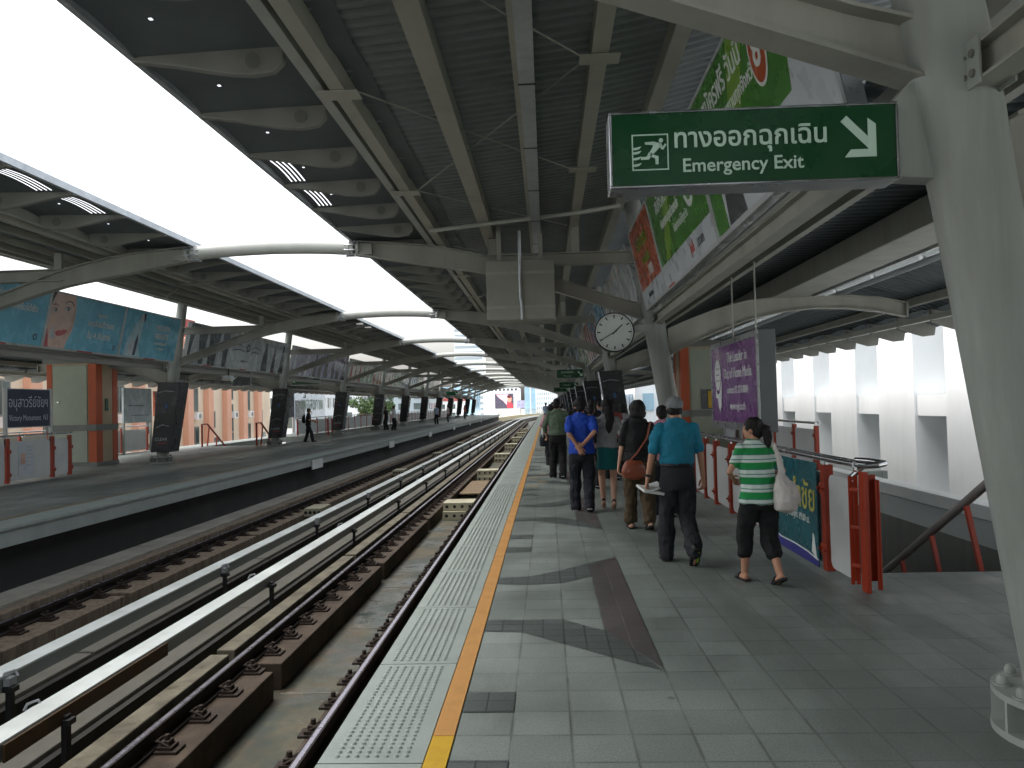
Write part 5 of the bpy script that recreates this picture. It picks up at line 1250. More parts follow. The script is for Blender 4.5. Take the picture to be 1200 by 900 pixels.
# ------------------------------------------------------------------ red fences
def fence_post(b, x, y, h=1.02, w=.09, axis='y'):
    if axis == 'y':
        b.box(x-.05, x-.04, y-w/2, y+w/2, .03, h); b.box(x-.041, x+.05, y-.012, y+.012, .03, h)
        for z in (.22, .8): b.box(x-.062, x-.05, y-w*.75, y+w*.75, z-.04, z+.04); b.cyl((x-.085, y-w*.55, z), (x-.06, y-w*.55, z), .012, 8); b.cyl((x-.085, y+w*.55, z), (x-.06, y+w*.55, z), .012, 8)
    b.box(x-.06, x+.06, y-.07, y+.07, 0, .03)
def fence(xc, ys, label, group, face, panels, rail=True, end=None, hz=1.06, skip=0):
    root = empty('fence', (xc, (ys[0]+ys[-1])/2, 0), label, 'fence', group)
    for y in ys[skip:]:
        b = MB(); s = face
        b.box(xc+s*.035-.006, xc+s*.035+.006, y-.055, y+.055, .02, hz-.06); b.box(min(xc-s*.05, xc+s*.028), max(xc-s*.05, xc+s*.028), y-.03, y-.018, .02, hz-.06); b.box(min(xc-s*.05, xc+s*.028), max(xc-s*.05, xc+s*.028), y+.018, y+.03, .02, hz-.06)
        for z in (.22, .78):
            b.box(min(xc+s*.042, xc+s*.05), max(xc+s*.042, xc+s*.05), y-.085, y+.085, z-.05, z+.05)
            for dy in (-.065, .065): b.cyl((xc+s*.05, y+dy, z), (xc+s*.075, y+dy, z), .014, 8)
        part(b, 'post', M_red, root, bevel=.003)
    for (a, c) in panels:
        b = MB(); r = .08; pts = []
        for (cy, cz, a0) in ((c-r, hz-.14-r, 0), (a+r, hz-.14-r, PI/2), (a+r, .07+r, PI), (c-r, .07+r, 1.5*PI)):
            pts += [(cy+r*math.cos(a0+PI/2*i/4), cz+r*math.sin(a0+PI/2*i/4)) for i in range(5)]
        b.prism(pts, lambda u, v, d: (d, u, v), xc-.012, xc+.012); part(b, 'panel', M_white, root)
    if rail:
        b = MB(); ya, yb = ys[0]-.1, ys[-1]+.05
        b.tube([(xc-.03, ya+.02, hz), (xc-.03, yb, hz)], .026, 12); b.tube([(xc+.05, ya+.02, hz+.005), (xc+.05, yb, hz+.005)], .02, 12)
        part(b, 'hand_rail', M_chrome, root, smooth='auto')
        b = MB()
        for y in ys: b.box(xc-.012, xc+.012, y-.012, y+.012, hz-.07, hz-.01)
        part(b, 'rail_bracket', M_chrome, root)
    return root
GF = 'red and white platform fences'
ysR = [6.83, 7.52, 9.3, 10.3, 11.35, 12.35, 13.15, 14.1, 15.1]
fr = fence(2.58, ysR, 'red post fence with white panels and steel handrail at the stairs on the right', GF, -1, [(a+.08, c-.08) for a, c in zip(ysR, ysR[1:])], skip=1)
b = MB()
b.box(2.545, 2.578, 6.90, 6.912, .03, .95); b.box(2.59, 2.625, 6.90, 6.912, .03, .95); b.box(2.5785, 2.5895, 6.895, 6.96, .06, .90)
b.box(2.60, 2.635, 6.70, 6.712, 0, 1.0); b.box(2.60, 2.612, 6.7121, 6.82, 0, 1.0); b.box(2.612, 2.735, 6.80, 6.812, .08, .97); b.box(2.722, 2.734, 6.72, 6.7995, .02, .93); b.box(2.70, 2.722, 6.73, 6.742, .02, .93)
for z in (.2, .52, .84): b.bar((2.55, 6.885, z), (2.60, 6.83, z), .014, .03); b.cyl((2.57, 6.88, z), (2.57, 6.90, z), .014, 8)
part(b, 'end_posts', M_red, fr, bevel=.003)
b = MB(); b.tube([(2.59, 6.9, 1.06), (2.58, 6.72, 1.06), (2.60, 6.64, 1.06), (2.68, 6.62, 1.065), (2.76, 6.68, 1.07), (2.74, 6.95, 1.07), (2.67, 7.05, 1.07)], .028, 12); b.tube([(2.74, 6.95, 1.07), (2.6, 7.0, .92)], .026, 10); part(b, 'rail_loop', M_chrome, fr, smooth='auto')
# teal poster tied to it
root = empty('fence_banner', (2.55, 8.4, 0), 'teal banner with golden Thai script and a violet hem tied to the fence', 'banner')
pl = Plane((2.515, 9.22, .03), (0,-1,0), (0,0,1)); W, H = 1.6, .98
b = MB(); pl.box(b, 0, W, 0, H, -.01, 0); part(b, 'cloth', M_teal_p, root)
b = MB(); pl.poly(b, [(0,.002),(0,.16),(.4,.09),(.9,.10),(1.3,.09),(W,.06),(W,.002)], .003); part(b, 'violet_hem', mat('violet', '#3a3a86', .5, var=.06), root)
b = MB(); pl.curve(b, [(0,.165),(.4,.10),(.9,.108),(1.3,.098),(W,.068)], .004, .007); part(b, 'white_line', M_txt_w, root)
M_gold = mat('gold_script', '#b4ad57', .5, var=.05)
pl.text('นำชัย', .36, 1.18, .62, M_gold, root, d=.004, bold=.01); pl.text('ทุกวันศุกร์ 19.00 น.', .1, 1.0, .41, M_txt_w, root, d=.004)
b = MB(); pl.poly(b, [(1.42,.12),(1.46,.3),(1.5,.28),(1.55,.1),(1.58,.06)], .004); part(b, 'white_figure', M_txt_w, root)
# outer fence across the stair
fence(5.9, [17.75, 19.3, 20.9, 22.5, 24.1, 25.7, 27.3], 'white panel fence with red end post beyond the stairwell on the right', GF, -1, [(17.85, 19.2), (19.4, 20.8), (21., 22.4), (22.6, 24.), (24.2, 25.6), (25.8, 27.2)])
# stairwell: flight, side walls, handrail
root = empty('staircase', (3.9, 7.5, 0), 'stairs going down behind the fence with a steel rail on red posts', 'stairs')
b = MB()
for i in range(22): b.box(2.9, 5.7, 7.5+.3*i, 7.8+.3*i, -.17*(i+1)-.25, -.17*(i+1))
part(b, 'steps', M_slab, root)
b = MB(); b.tube([(4.3, 7.3, 1.02), (4.3, 7.55, 1.0), (4.3, 13.2, -2.15)], .045, 14); part(b, 'hand_rail', mat('worn_handrail', '#8a8380', .4, .3, var=.1), root, smooth='auto')
for i in range(7):
    y = 7.6+.78*i; z = 1.0-.558*(y-7.55); b = MB(); b.bar((4.3, y+.06, z-.03), (4.42, y-.12, z-1.15), .045, .045); part(b, 'rail_post', M_red, root)
b = MB(); b.box(5.85, 6.15, 7.3, 17.4, -.08, .11); part(b, 'side_coping', M_white, root, bevel=.01)
b = MB(); b.box(5.83, 6.1, 7.3, 17.4, -.43, -.081); part(b, 'side_band', M_gpanel, root)
b = MB(); b.box(5.86, 6.05, 7.3, 17.4, -5, -.431); part(b, 'side_wall', mat('dark_stair_wall', '#565955', .7, var=.15, scale=2, streak=4, dirt='#2b2c2a', damt=.5), root)
b = MB(); b.box(2.75, 2.85, 7.48, 17.5, -5, -.31); part(b, 'inner_wall', M_gpanel, root)

# ------------------------------------------------------------------ lift / plant booths
M_door = mat('booth_door', '#9aa191', .5, var=.05); M_booth = mat('booth_wall', '#b09e84', .6, var=.06); M_ostripe = mat('orange_stripe', '#b4532c', .5, var=.06, dirt='#95421f', damt=.3)
def booth(fx, label):
    x0, x1 = 4.16, 5.75; y0, y1 = 24.7, 25.95; Z = 3.28
    root = empty('service_booth', (fx(4.9), 25.3, 0), label, 'booth', 'service booths')
    def bx(b, a, c, *r): a, c = sorted((fx(a), fx(c))); b.box(a, c, *r)
    b = MB(); bx(b, x0, x1, y0, y1, .12, Z); part(b, 'wall', M_booth, root)
    b = MB(); bx(b, x0-.03, x1+.03, y0-.03, y1+.03, 0, .12); part(b, 'plinth', M_slab, root)
    b = MB(); bx(b, x0-.1, x1+.1, y0-.1, y1+.1, Z, Z+.2); part(b, 'cap', M_slab, root, bevel=.01)
    b = MB(); bx(b, x0+.28, x1-.2, y0-.03, y0-.004, .13, Z-.06); part(b, 'door', M_door, root, bevel=.004)
    b = MB(); b.cyl((fx(x0+1.2), y0-.08, 2.05), (fx(x0+1.2), y0-.03, 2.05), .03, 10); part(b, 'door_knob', M_chrome, root)
    b = MB()
    bx(b, x0-.012, x0+.24, y0-.014, y0-.002, .121, Z-.02); bx(b, x1-.16, x1+.01, y0-.014, y0-.002, .121, Z-.02)
    bx(b, x0-.016, x0-.004, y0-.012, y0+.34, .121, Z-.02); bx(b, x0-.016, x0-.004, y1-.3, y1, .121, Z-.02); part(b, 'orange_stripe', M_ostripe, root)
    b = MB(); bx(b, x0-.03, x1+.03, y0-.045, y0-.031, 1.12, 1.32); bx(b, x0-.035, x0-.02, y0-.045, y1, 1.12, 1.32); part(b, 'buffer_rail', M_slab, root)
    return root, bx
r_, bx = booth(SIDES[1][1], 'beige booth with grey door and orange stripes on the left platform')
b = MB(); bx(b, 4.125, 4.143, 25.2, 25.35, 1.75, 2.15); part(b, 'green_sticker', M_exit, r_)
r_, bx = booth(SIDES[0][1], 'beige booth with orange stripe behind the purple light box')
b = MB(); bx(b, 4.75, 5.25, 24.64, 24.69, 1.35, 1.95); part(b, 'equipment_recess', M_darkp, r_)
b = MB(); bx(b, 4.95, 5.2, 24.6, 24.64, 1.38, 1.9); part(b, 'yellow_box', M_yellow, r_)

# ------------------------------------------------------------------ printed wraps round the lower columns
def wrap(fx, sgn, y, label, grp, word=True):
    root = empty('column_wrap', (fx(2.4), y, 0), label, 'advertisement', grp)
    zb, zt = .36, 2.62
    def ring(z): c = fx(2.40-.12*z*1.2); w = .32 if z < 1 else .36; return c, w
    c0, w0 = ring(zb); c1, w1 = ring(zt)
    b = MB(); b.add([(c0-w0,y-.32,zb),(c0+w0,y-.32,zb),(c0+w0,y+.32,zb),(c0-w0,y+.32,zb),(c1-w1,y-.35,zt),(c1+w1,y-.35,zt),(c1+w1,y+.35,zt),(c1-w1,y+.35,zt)], [(0,3,2,1),(4,5,6,7),(0,1,5,4),(1,2,6,5),(2,3,7,6),(3,0,4,7)])
    part(b, 'board', M_blk_ad, root, bevel=.01)
    pl = Plane((c0-w0, y-.323, zb), (1,0,0), (c1-w1-(c0-w0), -.03, zt-zb))
    if word:
        pl.text('CLEAR', .14, .3, .42, M_greyp, root, d=.004)
        q = MB(); pl.poly(q, oval(.36, 1.5, .05, .09, 14), .004); part(q, 'blue_glow', M_navy_g, root)
        q = MB(); pl.curve(q, [(.06,1.95),(.3,2.0),(.58,1.97)], .004, .008); pl.curve(q, [(.1,.8),(.3,.9),(.52,.84)], .004, .012); part(q, 'pale_streak', M_greyp, root)
        q = MB(); pl.poly(q, [(.2,.28),(.5,.28),(.5,.31),(.2,.31)], .004); part(q, 'red_line', M_redtab, root)
        s = 1 if sgn < 0 else -1
        q = MB(); xx = c0+s*(w0+.006); q.tube([(xx, y+.1*math.cos(t)-.1, zb+.5+.12*math.sin(t)) for t in [2*PI*i/14 for i in range(15)]], .025, 6); part(q, 'white_ring', M_txt_w, root)
        q = MB()
        for z in (1.2, 1.4, 1.6, 1.8): q.box(min(xx+s*.03*z, xx+s*(.03*z+.01)), max(xx+s*.03*z, xx+s*(.03*z+.01)), y-.2, y+.15, z, z+.09)
        part(q, 'pale_print', M_greyp, root)
    return root
for side, fx in SIDES:
    for k in range(2, NB):
        wrap(fx, -1 if side == 'left' else 1, ybay(k), 'black printed board wrapped round %s column of the %s platform' % (ordn(k), side), 'black boards round the %s columns' % side, k < 6)

# ------------------------------------------------------------------ things on the left platform
fl_ = fence(-13.0, [13.6, 14.9, 16.3, 17.4, 18.56, 20.3, 21.06], 'red and white fence at the left edge of the photo, below the station name sign', GF, 1, [(13.7,14.8),(15.,16.2),(16.4,17.3),(17.5,18.46),(18.66,20.2),(20.4,20.98)], hz=1.16)
root = empty('notice', (-12.97, 19.2, .2), 'small framed notice on the white fence panel below the station name', 'notice')
b = MB(); b.box(-12.985, -12.975, 18.95, 19.52, .18, .98); part(b, 'paper', M_whitep, root)
b = MB(); b.box(-12.974, -12.972, 19.02, 19.2, .45, .72); part(b, 'picture', M_skin_s, root)
b = MB()
for i in range(6): b.box(-12.974, -12.972, 19.25, 19.45, .4+.09*i, .44+.09*i)
part(b, 'printed_lines', M_greyp, root)
root = empty('station_sign', (-13.05, 19.4, 1.2), 'dark blue sign reading Victory Monument in Thai and English above the left fence', 'sign')
pl = Plane((-13.03, 18.62, 1.37), (0,1,0), (0,0,1))
b = MB(); pl.box(b, 0, 1.64, 0, .93, -.06, 0); part(b, 'board', M_navy, root)
b = MB()
for r in ((-.03,1.67,-.02,0),(-.03,1.67,.93,.95)): pl.box(b, *r, -.06, .01)
part(b, 'frame', M_alu_w, root)
pl.text('อนุสาวรีย์ชัยฯ', .36, .82, .60, mat('sign_lettering', '#b9bccb', .5, var=.02), root, width=1.5, d=.004); pl.text('Victory Monument  N3', .21, .82, .22, MATS['sign_lettering'], root, width=1.5, d=.004)
for y in (18.57, 20.31): b = MB(); b.box(-13.07, -13.01, y-.04, y+.04, .9, 2.34); part(b, 'pole', M_white, root)
# far fence, notice boards and stairs of the left platform
ysf = [13+2.1*i for i in range(11)]
fence(-17.5, ysf, 'long outer fence with grey panels along the back of the left platform', GF, 1, [(a+.08, c-.08) for a, c in zip(ysf, ysf[1:])], hz=1.1)
ysf = [49+2.1*i for i in range(39)]
fence(-15.6, ysf, 'far fence with white panels along the left platform beyond its stairs', GF, 1, [(a+.08, c-.08) for a, c in zip(ysf, ysf[1:])], hz=1.1)
ysf = [47.3, 48.2]
fence(-13.2, ysf, 'short dark red fence at the far end of the left stairs', GF, 1, [], hz=1.1)
root = empty('notice_board', (-17.2, 33., 0), 'grey map board standing on two posts behind the left booth', 'notice board')
b = MB(); b.box(-17.3, -17.22, 31.6, 33.9, 1.25, 2.7); part(b, 'board', M_greyp, root)
b = MB(); b.box(-17.3, -17.22, 31.6, 31.68, 0, 1.25); b.box(-17.3, -17.22, 33.82, 33.9, 0, 1.25); part(b, 'leg', M_steel_l, root)
b = MB(); b.box(-17.219, -17.21, 32.0, 33.2, 1.95, 1.99); b.box(-17.219, -17.21, 32.2, 33.6, 1.55, 1.58); part(b, 'printed_lines', M_darkp, root)
root = empty('poster_board', (-17.2, 34.8, 1.5), 'orange framed poster beside the grey map board', 'poster')
b = MB(); b.box(-17.32, -17.24, 34.2, 35.5, 1.5, 2.6); part(b, 'poster', M_oran_p, root)
b = MB(); b.box(-17.239, -17.235, 34.4, 35.3, 1.75, 2.35); part(b, 'dark_picture', M_darkp, root)
root = empty('staircase', (-14.6, 37, 0), 'stairs going down on the left platform with two sloping red rails', 'stairs')
b = MB()
for i in range(22): b.box(-16.28, -12.92, 37.02+.3*i, 37.32+.3*i, -.17*(i+1)-.25, -.17*(i+1))
part(b, 'steps', M_slab, root)
for x in (-16.2, -13.6):
    b = MB(); b.tube([(x, 36.6, 0), (x, 36.6, 1.05), (x, 37.2, 1.05), (x, 42.2, -1.75)], .045, 10); part(b, 'hand_rail', M_red, root)
    for i in range(4): q = MB(); y = 37.4+.9*i; z = 1.0-.56*(y-37.2); q.bar((x, y, z), (x, y-.25, z-.95), .05, .05); part(q, 'rail_post', M_red, root)

# ------------------------------------------------------------------ hanging signs
def hang_sign(x0, x1, y, z0, z1, label, txt, group='green hanging signs', mface=None, top=3.4, arrow=1):
    root = empty('hanging_sign', ((x0+x1)/2, y, z0), label, 'sign', group)
    pl = Plane((x0, y, z0), (1,0,0), (0,0,1)); W, H = x1-x0, z1-z0
    b = MB(); pl.box(b, 0, W, 0, H, -.12, 0); part(b, 'sign_body', M_alu, root)
    b = MB(); pl.box(b, .02, W-.02, .02, H-.02, -.01, .004); part(b, 'face', mface or M_exit, root)
    if txt: pl.text(txt, H*.36, W*.5-arrow*W*.1, H*.5, M_exit_t, root, d=.008, width=W*.6)
    b = MB(); u = W*.5+arrow*W*.36; a = H*.22; s = arrow
    pl.curve(b, [(u-s*a, H*.5+a), (u+s*a*.8, H*.5-a*.8)], .008, .03); pl.curve(b, [(u+s*a, H*.5), (u+s*a, H*.5-a), (u, H*.5-a)], .008, .03); part(b, 'arrow', M_exit_t, root)
    b = MB()
    for f in (.15, .85): b.tube([pl.p(W*f, H, -.06), pl.p(W*f, top-z0, -.06)], .02, 8)
    part(b, 'hanger', M_steel, root)
hang_sign(.46, 1.70, 36., 2.75, 3.17, 'larger green exit sign hanging over the right platform', [('ทางออก', .17, 0, .07), ('Way out', .1, 0, -.1)], top=4.9)
hang_sign(.9, 2.3, 57., 2.7, 3.15, 'smaller green sign behind the larger one over the right platform', 'ทางออก', top=4.9)
hang_sign(.7, 2.2, 78., 2.75, 3.2, 'tiny green sign farthest down the right platform', '', top=4.9)
hang_sign(-15.3, -13.55, 47., 3.1, 3.72, 'green sign with white arrow hanging over the left platform', [('ทางออก', .2, 0, .1), ('Exit', .14, 0, -.13)], top=4.4, arrow=-1)
hang_sign(-11.2, -9.9, 88., 2.8, 3.25, 'distant green sign over the left platform', '', top=4.6)
hang_sign(-14.5, -13.6, 36., 2.78, 3.45, 'dark hanging screen left of the green sign on the left platform', '', mface=M_darkp, top=3.7, arrow=-1)
root = empty('camera_pole', (-13.0, 33., 3.), 'thin black pole with a small camera hanging from the left canopy', 'camera')
b = MB(); b.tube([(-12.4, 30.5, 4.9), (-12.4, 30.5, 3.0)], .03, 8); part(b, 'pole', M_black, root)
b = MB(); b.box(-12.6, -12.25, 30.3, 30.7, 2.85, 3.02); part(b, 'camera_body', M_greyp, root, bevel=.02)
# ------------------------------------------------------------------ buildings and trees around the station
M_cream = mat('cream_render', '#e0cdb4', .8, var=.05, scale=.5, dirt='#b9a084', dscale=.15, damt=.4); M_salmon = mat('salmon_render', '#dca98f', .8, var=.05, scale=.5, dirt='#cf8b6a', dscale=.2, damt=.4)
M_glass = mat('window_glass', '#4c5654', .12, var=.3, scale=.4, spec=.7); M_wframe = mat('window_frame', '#8a8577', .6, var=.08); M_facw = mat('white_facade', '#e9eced', .7, var=.04, scale=.3, dirt='#a5acaf', dscale=.3, damt=.22, streak=2)
M_facg = mat('grey_facade', '#9aa5ab', .7, var=.06, scale=.3); M_bglass = mat('blue_glass', '#9fc0d3', .2, var=.15, scale=.2, spec=.6); M_redroof = mat('red_roof', '#9a4a44', .7, var=.1)
def bldg(name, x0, x1, y0, y1, z1, label, m, z0=-13.):
    root = empty(name, ((x0+x1)/2, (y0+y1)/2, z0), label, 'building'); b = MB(); b.box(x0, x1, y0, y1, z0, z1); part(b, 'wall', m, root); return root
# orange and cream block behind the left platform
r = bldg('apartment_building', -40, -28, 24, 79.2, 7.5, 'cream apartment block with salmon pilasters and air conditioners behind the left platform', M_cream)
P_ = [42.0-.7+3.72*(i-5) for i in range(16)]
for y in P_:
    if y < 78: b = MB(); b.box(-28.02, -27.55, y, y+.95, -13, 7.4); part(b, 'pilaster', M_salmon, r)
for i, y in enumerate(P_[:-1]):
    for (z0, z1, ya, yb) in ((-3.6, -.6, .95+.8, .95+1.95), (.35, 1.6, .95+.3, .95+1.2)) if i % 3 == 2 else ((-3.4, -.3, 1.2, 2.3), (-.1, 2.2, 1.2, 2.3), (2.75, 4.4, 1.2, 2.3)) if i % 3 == 0 else ((-2.4, .4, 1.4, 2.7), (1.75, 3.5, 1.4, 2.6)):
        b = MB(); b.box(-28.03, -27.97, y+ya-.1, y+yb+.1, z0-.1, z1+.1); w = part(b, 'window', M_wframe, r)
        q = MB(); q.box(-27.969, -27.955, y+ya, y+yb, z0, z1); q_ = q.build('pane', M_glass); sub(q_, r, w)
        q = MB(); q.box(-27.954, -27.94, y+(ya+yb)/2-.03, y+(ya+yb)/2+.03, z0, z1); q_ = q.build('mullion', M_wframe); sub(q_, r, w)
    if i % 3 == 1 or i % 3 == 0:
        b = MB(); b.box(-27.95, -27.5, y+1.55, y+2.35, 1.05, 1.6); part(b, 'air_conditioner', M_facw, r, bevel=.02)
        b = MB(); b.cyl((-27.5, y+1.95, 1.32), (-27.47, y+1.95, 1.32), .22, 16); part(b, 'fan_grille', M_wframe, r)
b = MB(); b.box(-28.0, -26.6, 70.5, 78, -1.25, -.95); part(b, 'ledge', M_facw, r)
b = MB(); b.box(-33, -29, 61.5, 64.5, 7.5, 9.2); part(b, 'roof_house', M_redroof, r)
# white building with tall fins on the right
M_wpane = mat('pale_blind', '#87929a', .3, var=.1)
r = bldg('office_building', 10, 22, 14.6, 36.5, 9, 'white office building with tall projecting fins outside the right platform', M_facw)
for i in range(8):
    y = 16.25+3.65*i-3.65
    if i > 6: continue
    b = MB(); b.box(9.0, 10.02, y, y+2.1, -1.0, 9); part(b, 'fin', M_facw, r, bevel=.01)
    b = MB(); b.box(9.06, 9.98, y+2.11, y+3.63, 1.12, 1.63); part(b, 'sun_shade', M_facw, r)
    b = MB(); b.box(9.96, 9.99, y+2.12, y+3.63, -.9, 1.1); w = part(b, 'window', M_wframe, r); q = MB(); q.box(9.94, 9.958, y+2.3, y+3.45, -.8, 1.0); sub(q.build('pane', M_wpane), r, w)
    b = MB(); b.box(9.96, 9.99, y+2.12, y+3.63, 1.65, 7); w = part(b, 'window', M_wframe, r); q = MB(); q.box(9.94, 9.958, y+2.3, y+3.45, 1.75, 6.9); sub(q.build('pane', M_wpane), r, w)
b = MB(); b.box(8.7, 10.1, 12.4, 36.5, -1.3, -1.01); part(b, 'sill', M_facw, r)
b = MB(); b.box(8.9, 10.0, 12.5, 36.4, -13, -1.31); part(b, 'lower_wall', M_facg, r)
def windows(r, x0, x1, y, z0, z1, nx, nz, m=None, frac=.6, face='y'):
    """every window a part of its own"""
    for j in range(nz):
        dz = (z1-z0)/nz; dx = (x1-x0)/nx
        for i in range(nx):
            b = MB()
            a = x0+dx*(i+.5-frac/2); c = x0+dx*(i+.5+frac/2); p, q = z0+dz*(j+.25), z0+dz*(j+.8)
            if face == 'y': b.box(a, c, y-.12, y-.02, p, q)
            else: b.box(y-.12, y-.02, a, c, p, q) if face == 'x-' else b.box(y+.02, y+.12, a, c, p, q)
            part(b, 'window', m or M_glass, r)
r = bldg('grey_block', 14, 26, 44, 70, 16, 'blue grey building glimpsed right of the purple light box', M_facg); windows(r, 45, 69, 14, -8, 14, 6, 6, face='x-')
r = bldg('white_block', 8.6, 20, 78, 105, 13, 'white and cyan building between the clock column and the wrapped columns', M_facw); windows(r, 9, 19.5, 78, -6, 12, 6, 6, M_bglass); windows(r, 79, 104, 8.6, -6, 12, 8, 6, M_bglass, face='x-')
r = bldg('white_block', 4, 30, 190, 230, 16, 'pale building far down the right side beyond the platform end', M_facw); windows(r, 4.5, 29, 190, -6, 14, 12, 7)
# screen building at the end of the view
r = bldg('screen_building', -20.2, -9.3, 262, 285, 7.2, 'white building with a big advertising screen at the end of the tracks', M_facw); windows(r, -20, -9.5, 262, 5.9, 7.2, 8, 1, frac=.5)
b = MB(); b.box(-17.1, -11.1, 261.6, 261.95, .4, 5.2); w = part(b, 'screen_frame', M_darkp, r)
def screen_mat(nm, col, e):
    m = mat(nm, col, .3, var=.05); m.node_tree.nodes['Principled BSDF'].inputs['Emission Color'].default_value = (*hexc(col), 1); m.node_tree.nodes['Principled BSDF'].inputs['Emission Strength'].default_value = e; return m
pl = Plane((-17, 261.58, .5), (1,0,0), (0,0,1))
def scr(pts, m, d, nm): q = MB(); pl.poly(q, pts, d); sub(q.build(nm, m), r, w)
scr([(0,0),(5.8,0),(5.8,4.6),(0,4.6)], screen_mat('screen_dark', '#4b4654', .25), .01, 'screen_field')
scr([(.3,4.5),(4.3,4.5),(3.7,1.0),(2.6,2.4),(1.2,3.4)], screen_mat('screen_pink', '#e0a9b4', .4), .03, 'screen_glow')
scr([(3.8,.05),(3.9,1.5),(4.4,1.9),(5.4,1.7),(5.75,1.0),(5.75,.05)], screen_mat('screen_red', '#c83a44', .4), .05, 'screen_shirt')
scr(oval(4.65, 2.9, .72, 1.05), screen_mat('screen_skin', '#e0806e', .4), .05, 'screen_face'); scr(oval(4.6, 3.75, .78, .5), screen_mat('screen_hair', '#5a2a30', .2), .07, 'screen_hair')
r = bldg('glass_tower', -9.2, -3.9, 330, 350, 8.8, 'blue glass tower right of the screen building', M_bglass); b = MB(); b.box(-7.0, -6.6, 329.8, 329.98, -13, 8.8); part(b, 'white_rib', M_facw, r); windows(r, -9, -4, 330, -10, 8.6, 10, 9, M_facg, .15)
r = bldg('grey_block', -4.2, 4, 300, 320, 8.2, 'pale grey office block closing the view above the far walkers', M_facw); windows(r, -4, 3.8, 300, -8, 8, 11, 9, M_facg, .5)
r = bldg('grey_block', 4.5, 30, 290, 310, 5.2, 'low white building right of the pale grey office block', M_facw); windows(r, 5, 29, 290, -8, 5, 16, 5, M_facg, .5)
r = bldg('white_tower', -48.5, -33.5, 420, 440, 49, 'white high rise tower with long balconies seen through the roof gap', M_facw)
for j in range(20): b = MB(); b.box(-48.3, -33.7, 419.6, 419.98, -10+3.*j, -8.6+3.*j); part(b, 'balcony_band', M_facg, r)
root = empty('street_billboard', (-8.6, 255, -13), 'small lilac billboard beside the big screen', 'billboard'); b = MB(); b.box(-9.7, -7.1, 254.8, 255, .4, 2.9); part(b, 'board', M_lilac, root); b = MB(); b.box(-8.6, -8.3, 254.9, 255.1, -13, .4); part(b, 'post', M_steel, root)
# left distance
r = bldg('low_building', -40, -23, 205, 225, 2.9, 'low white building with a red roof band left of the screen building', M_facw); b = MB(); b.box(-40.3, -22.7, 204.6, 225.3, 2.9, 3.9); part(b, 'roof', M_redroof, r); windows(r, -39.5, -23.5, 205, -4, 2.5, 12, 3)
r = bldg('blue_roof_hall', -46, -26, 290, 310, 8.5, 'pale blue hall behind the low red roofed building', M_bglass)
for (x0, x1, y0, y1, z, lab, m) in ((-46, -30, 96, 118, 6.5, 'bright white building behind the lone man with the backpack', M_facw), (-60, -30, 126, 146, 7, 'white building with window rows behind the left canopy columns', M_facw), (-50, -24, 160, 180, 5.5, 'grey building in the gaps of the far left columns', M_facg)):
    r = bldg('white_block', x0, x1, y0, y1, z, lab, m); windows(r, y0+.5, y1-.5, x1, -6, z-.5, 8, 5, face='x+'); windows(r, x0+.5, x1-.5, y0, -6, z-.5, 8, 5)
root = empty('roadside_billboard', (-26, 84, -13), 'white billboard with green Thai writing behind the man with the backpack', 'billboard')
b = MB(); b.box(-26.2, -26, 80.5, 92, -1.2, 4.2); part(b, 'board', M_whitep, root)
pl = Plane((-25.98, 80.5, -1.2), (0,1,0), (0,0,1)); pl.text('เพื่อสุขภาพ', 2., 6.5, 3.4, M_exit, root, d=.02, width=8); b = MB(); b.box(-26.1, -25.97, 81, 84.2, .6, 2.6); part(b, 'picture', M_darkp, root)
b = MB(); b.box(-26.4, -26.2, 83, 83.4, -13, -1.2); b.box(-26.4, -26.2, 89, 89.4, -13, -1.2); part(b, 'post', M_steel, root)
root = empty('blue_banner', (-19, 54, 0), 'navy blue banner standing behind the second wrapped left column', 'banner')
b = MB(); b.box(-18.2, -18.1, 52.2, 56.2, 1.1, 3.0); part(b, 'cloth', M_navy, root); pl = Plane((-18.09, 52.2, 1.1), (0,1,0), (0,0,1)); pl.text([('รถไฟฟ้า', .6, 0, 0), ('ยินดีต้อนรับ', .4, 0, -.6)], .5, 2, 1.2, M_greyp, root, d=.01)
b = MB(); b.box(-18.2, -18.1, 52.2, 52.3, 0, 1.1); b.box(-18.2, -18.1, 56.1, 56.2, 0, 1.1); part(b, 'leg', M_steel, root)
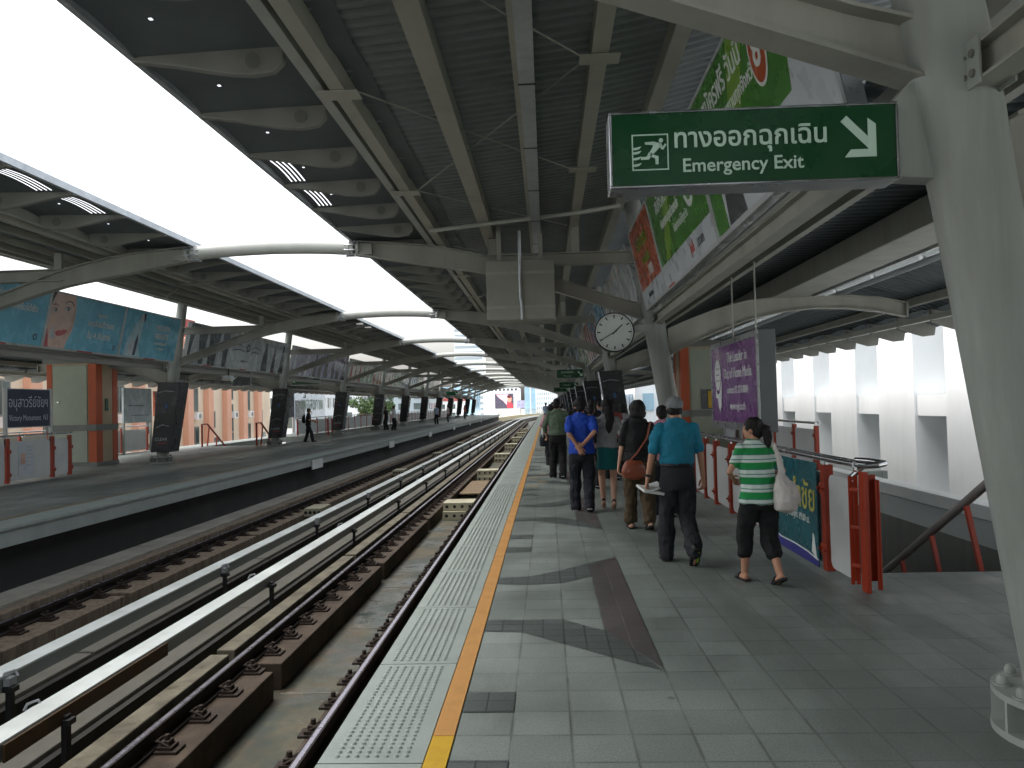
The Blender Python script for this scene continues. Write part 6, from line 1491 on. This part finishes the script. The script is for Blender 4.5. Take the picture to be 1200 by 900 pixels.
# trees
M_leafs = [mat('leaf_%s' % n, c, .7, var=.3, scale=1.5) for n, c in (('mid', '#3c5428'), ('light', '#4c6430'), ('dark', '#33491f'))]; M_trunk = mat('bark', '#5a4a3a', .9, var=.2)
def tree(x, y, ztop, rad, label, seed):
    r = random.Random(seed); root = empty('street_tree', (x, y, -13), label, 'tree', 'trees beyond the left platform')
    b = MB(); limb(b, [(x, y, -13), (x+.2, y, -5), (x, y+.2, ztop-rad*1.2)], [.35, .25, .1]); 
    for i in range(5): a = r.uniform(0, 6.28); limb(b, [(x, y, ztop-rad*1.9), (x+math.cos(a)*rad*.7, y+math.sin(a)*rad*.7, ztop-rad*.7)], [.12, .04], 6, 2)
    part(b, 'trunk', M_trunk, root)
    b = MB(); cl = [(x+r.gauss(0, rad*.45), y+r.gauss(0, rad*.45), ztop-rad+r.gauss(0, rad*.42), r.uniform(.35, .7)*rad*.6) for _ in range(26)]
    for (a, c, d, q) in cl:
        m = r.choice((0, 0, 1, 2))
        for _ in range(130):
            v = Vector((r.gauss(0, 1), r.gauss(0, 1), r.gauss(0, 1))).normalized()*q*r.uniform(.6, 1.05); p = Vector((a, c, d))+v
            u = Vector((r.gauss(0, 1), r.gauss(0, 1), r.gauss(0, 1))).normalized()*r.uniform(.07, .16); w = u.orthogonal().normalized()*u.length*.6
            b.mi = m; b.add([p-u, p+w, p+u, p-w], [(0, 1, 2, 3)])
    part(b, 'crown', M_leafs, root, fixn=False)
tree(-21, 92, 3.6, 2., 'leafy green tree seen between the wrapped columns of the left platform', 3)
tree(-24, 116, 3.4, 1.8, 'second green tree farther along behind the left platform', 5)
tree(-28, 165, 3., 2., 'small far tree behind the end of the left platform', 6)

# ------------------------------------------------------------------ sky, sun, camera
w = bpy.data.worlds.new('World'); scene.world = w; w.use_nodes = True; nt = w.node_tree; bg = nt.nodes['Background']
sky = nt.nodes.new('ShaderNodeTexSky'); sky.sky_type = 'NISHITA'; sky.sun_disc = False
EL, AZ = math.radians(62), math.radians(-80)
sky.sun_elevation = EL; sky.sun_rotation = AZ; sky.air_density = 1.2; sky.dust_density = 6; sky.ozone_density = 1.
hs = nt.nodes.new('ShaderNodeHueSaturation'); hs.inputs['Saturation'].default_value = .3
nt.links.new(sky.outputs[0], hs.inputs['Color']); nt.links.new(hs.outputs[0], bg.inputs['Color']); bg.inputs['Strength'].default_value = .15
ld = bpy.data.lights.new('sun', 'SUN'); ld.energy = .5; ld.angle = math.radians(90); ld.color = (1., .97, .93)
lo = bpy.data.objects.new('sun', ld); COL.objects.link(lo)
sd = Vector((math.sin(AZ)*math.cos(EL), math.cos(AZ)*math.cos(EL), math.sin(EL))); lo.rotation_euler = sd.to_track_quat('Z', 'Y').to_euler(); lo.location = sd*50

cam = bpy.data.cameras.new('camera'); co = bpy.data.objects.new('camera', cam); COL.objects.link(co); scene.camera = co
cam.sensor_width = 36; cam.sensor_fit = 'HORIZONTAL'; cam.lens = 930/1200*36; cam.clip_start = .05; cam.clip_end = 3000
yaw, pitch, roll = math.radians(-2.4881748580984526), math.radians(1.4779558044727075), math.radians(1.4)
f = Vector((math.sin(yaw)*math.cos(pitch), math.cos(yaw)*math.cos(pitch), math.sin(pitch))); rt = Vector((math.cos(yaw), -math.sin(yaw), 0)); up = rt.cross(f)
r2 = rt*math.cos(roll)-up*math.sin(roll); u2 = rt*math.sin(roll)+up*math.cos(roll)
M = Matrix(((r2.x, u2.x, -f.x, 0), (r2.y, u2.y, -f.y, 0), (r2.z, u2.z, -f.z, 1.63), (0, 0, 0, 1))); co.matrix_world = M
scene.view_settings.view_transform = 'Standard'; scene.view_settings.look = 'None'; scene.view_settings.gamma = 1; scene.view_settings.exposure = 1.7; scene.view_settings.use_curve_mapping = False
scene.render.engine = 'CYCLES'; scene.cycles.use_denoising = True; scene.cycles.max_bounces = 8; scene.cycles.diffuse_bounces = 5
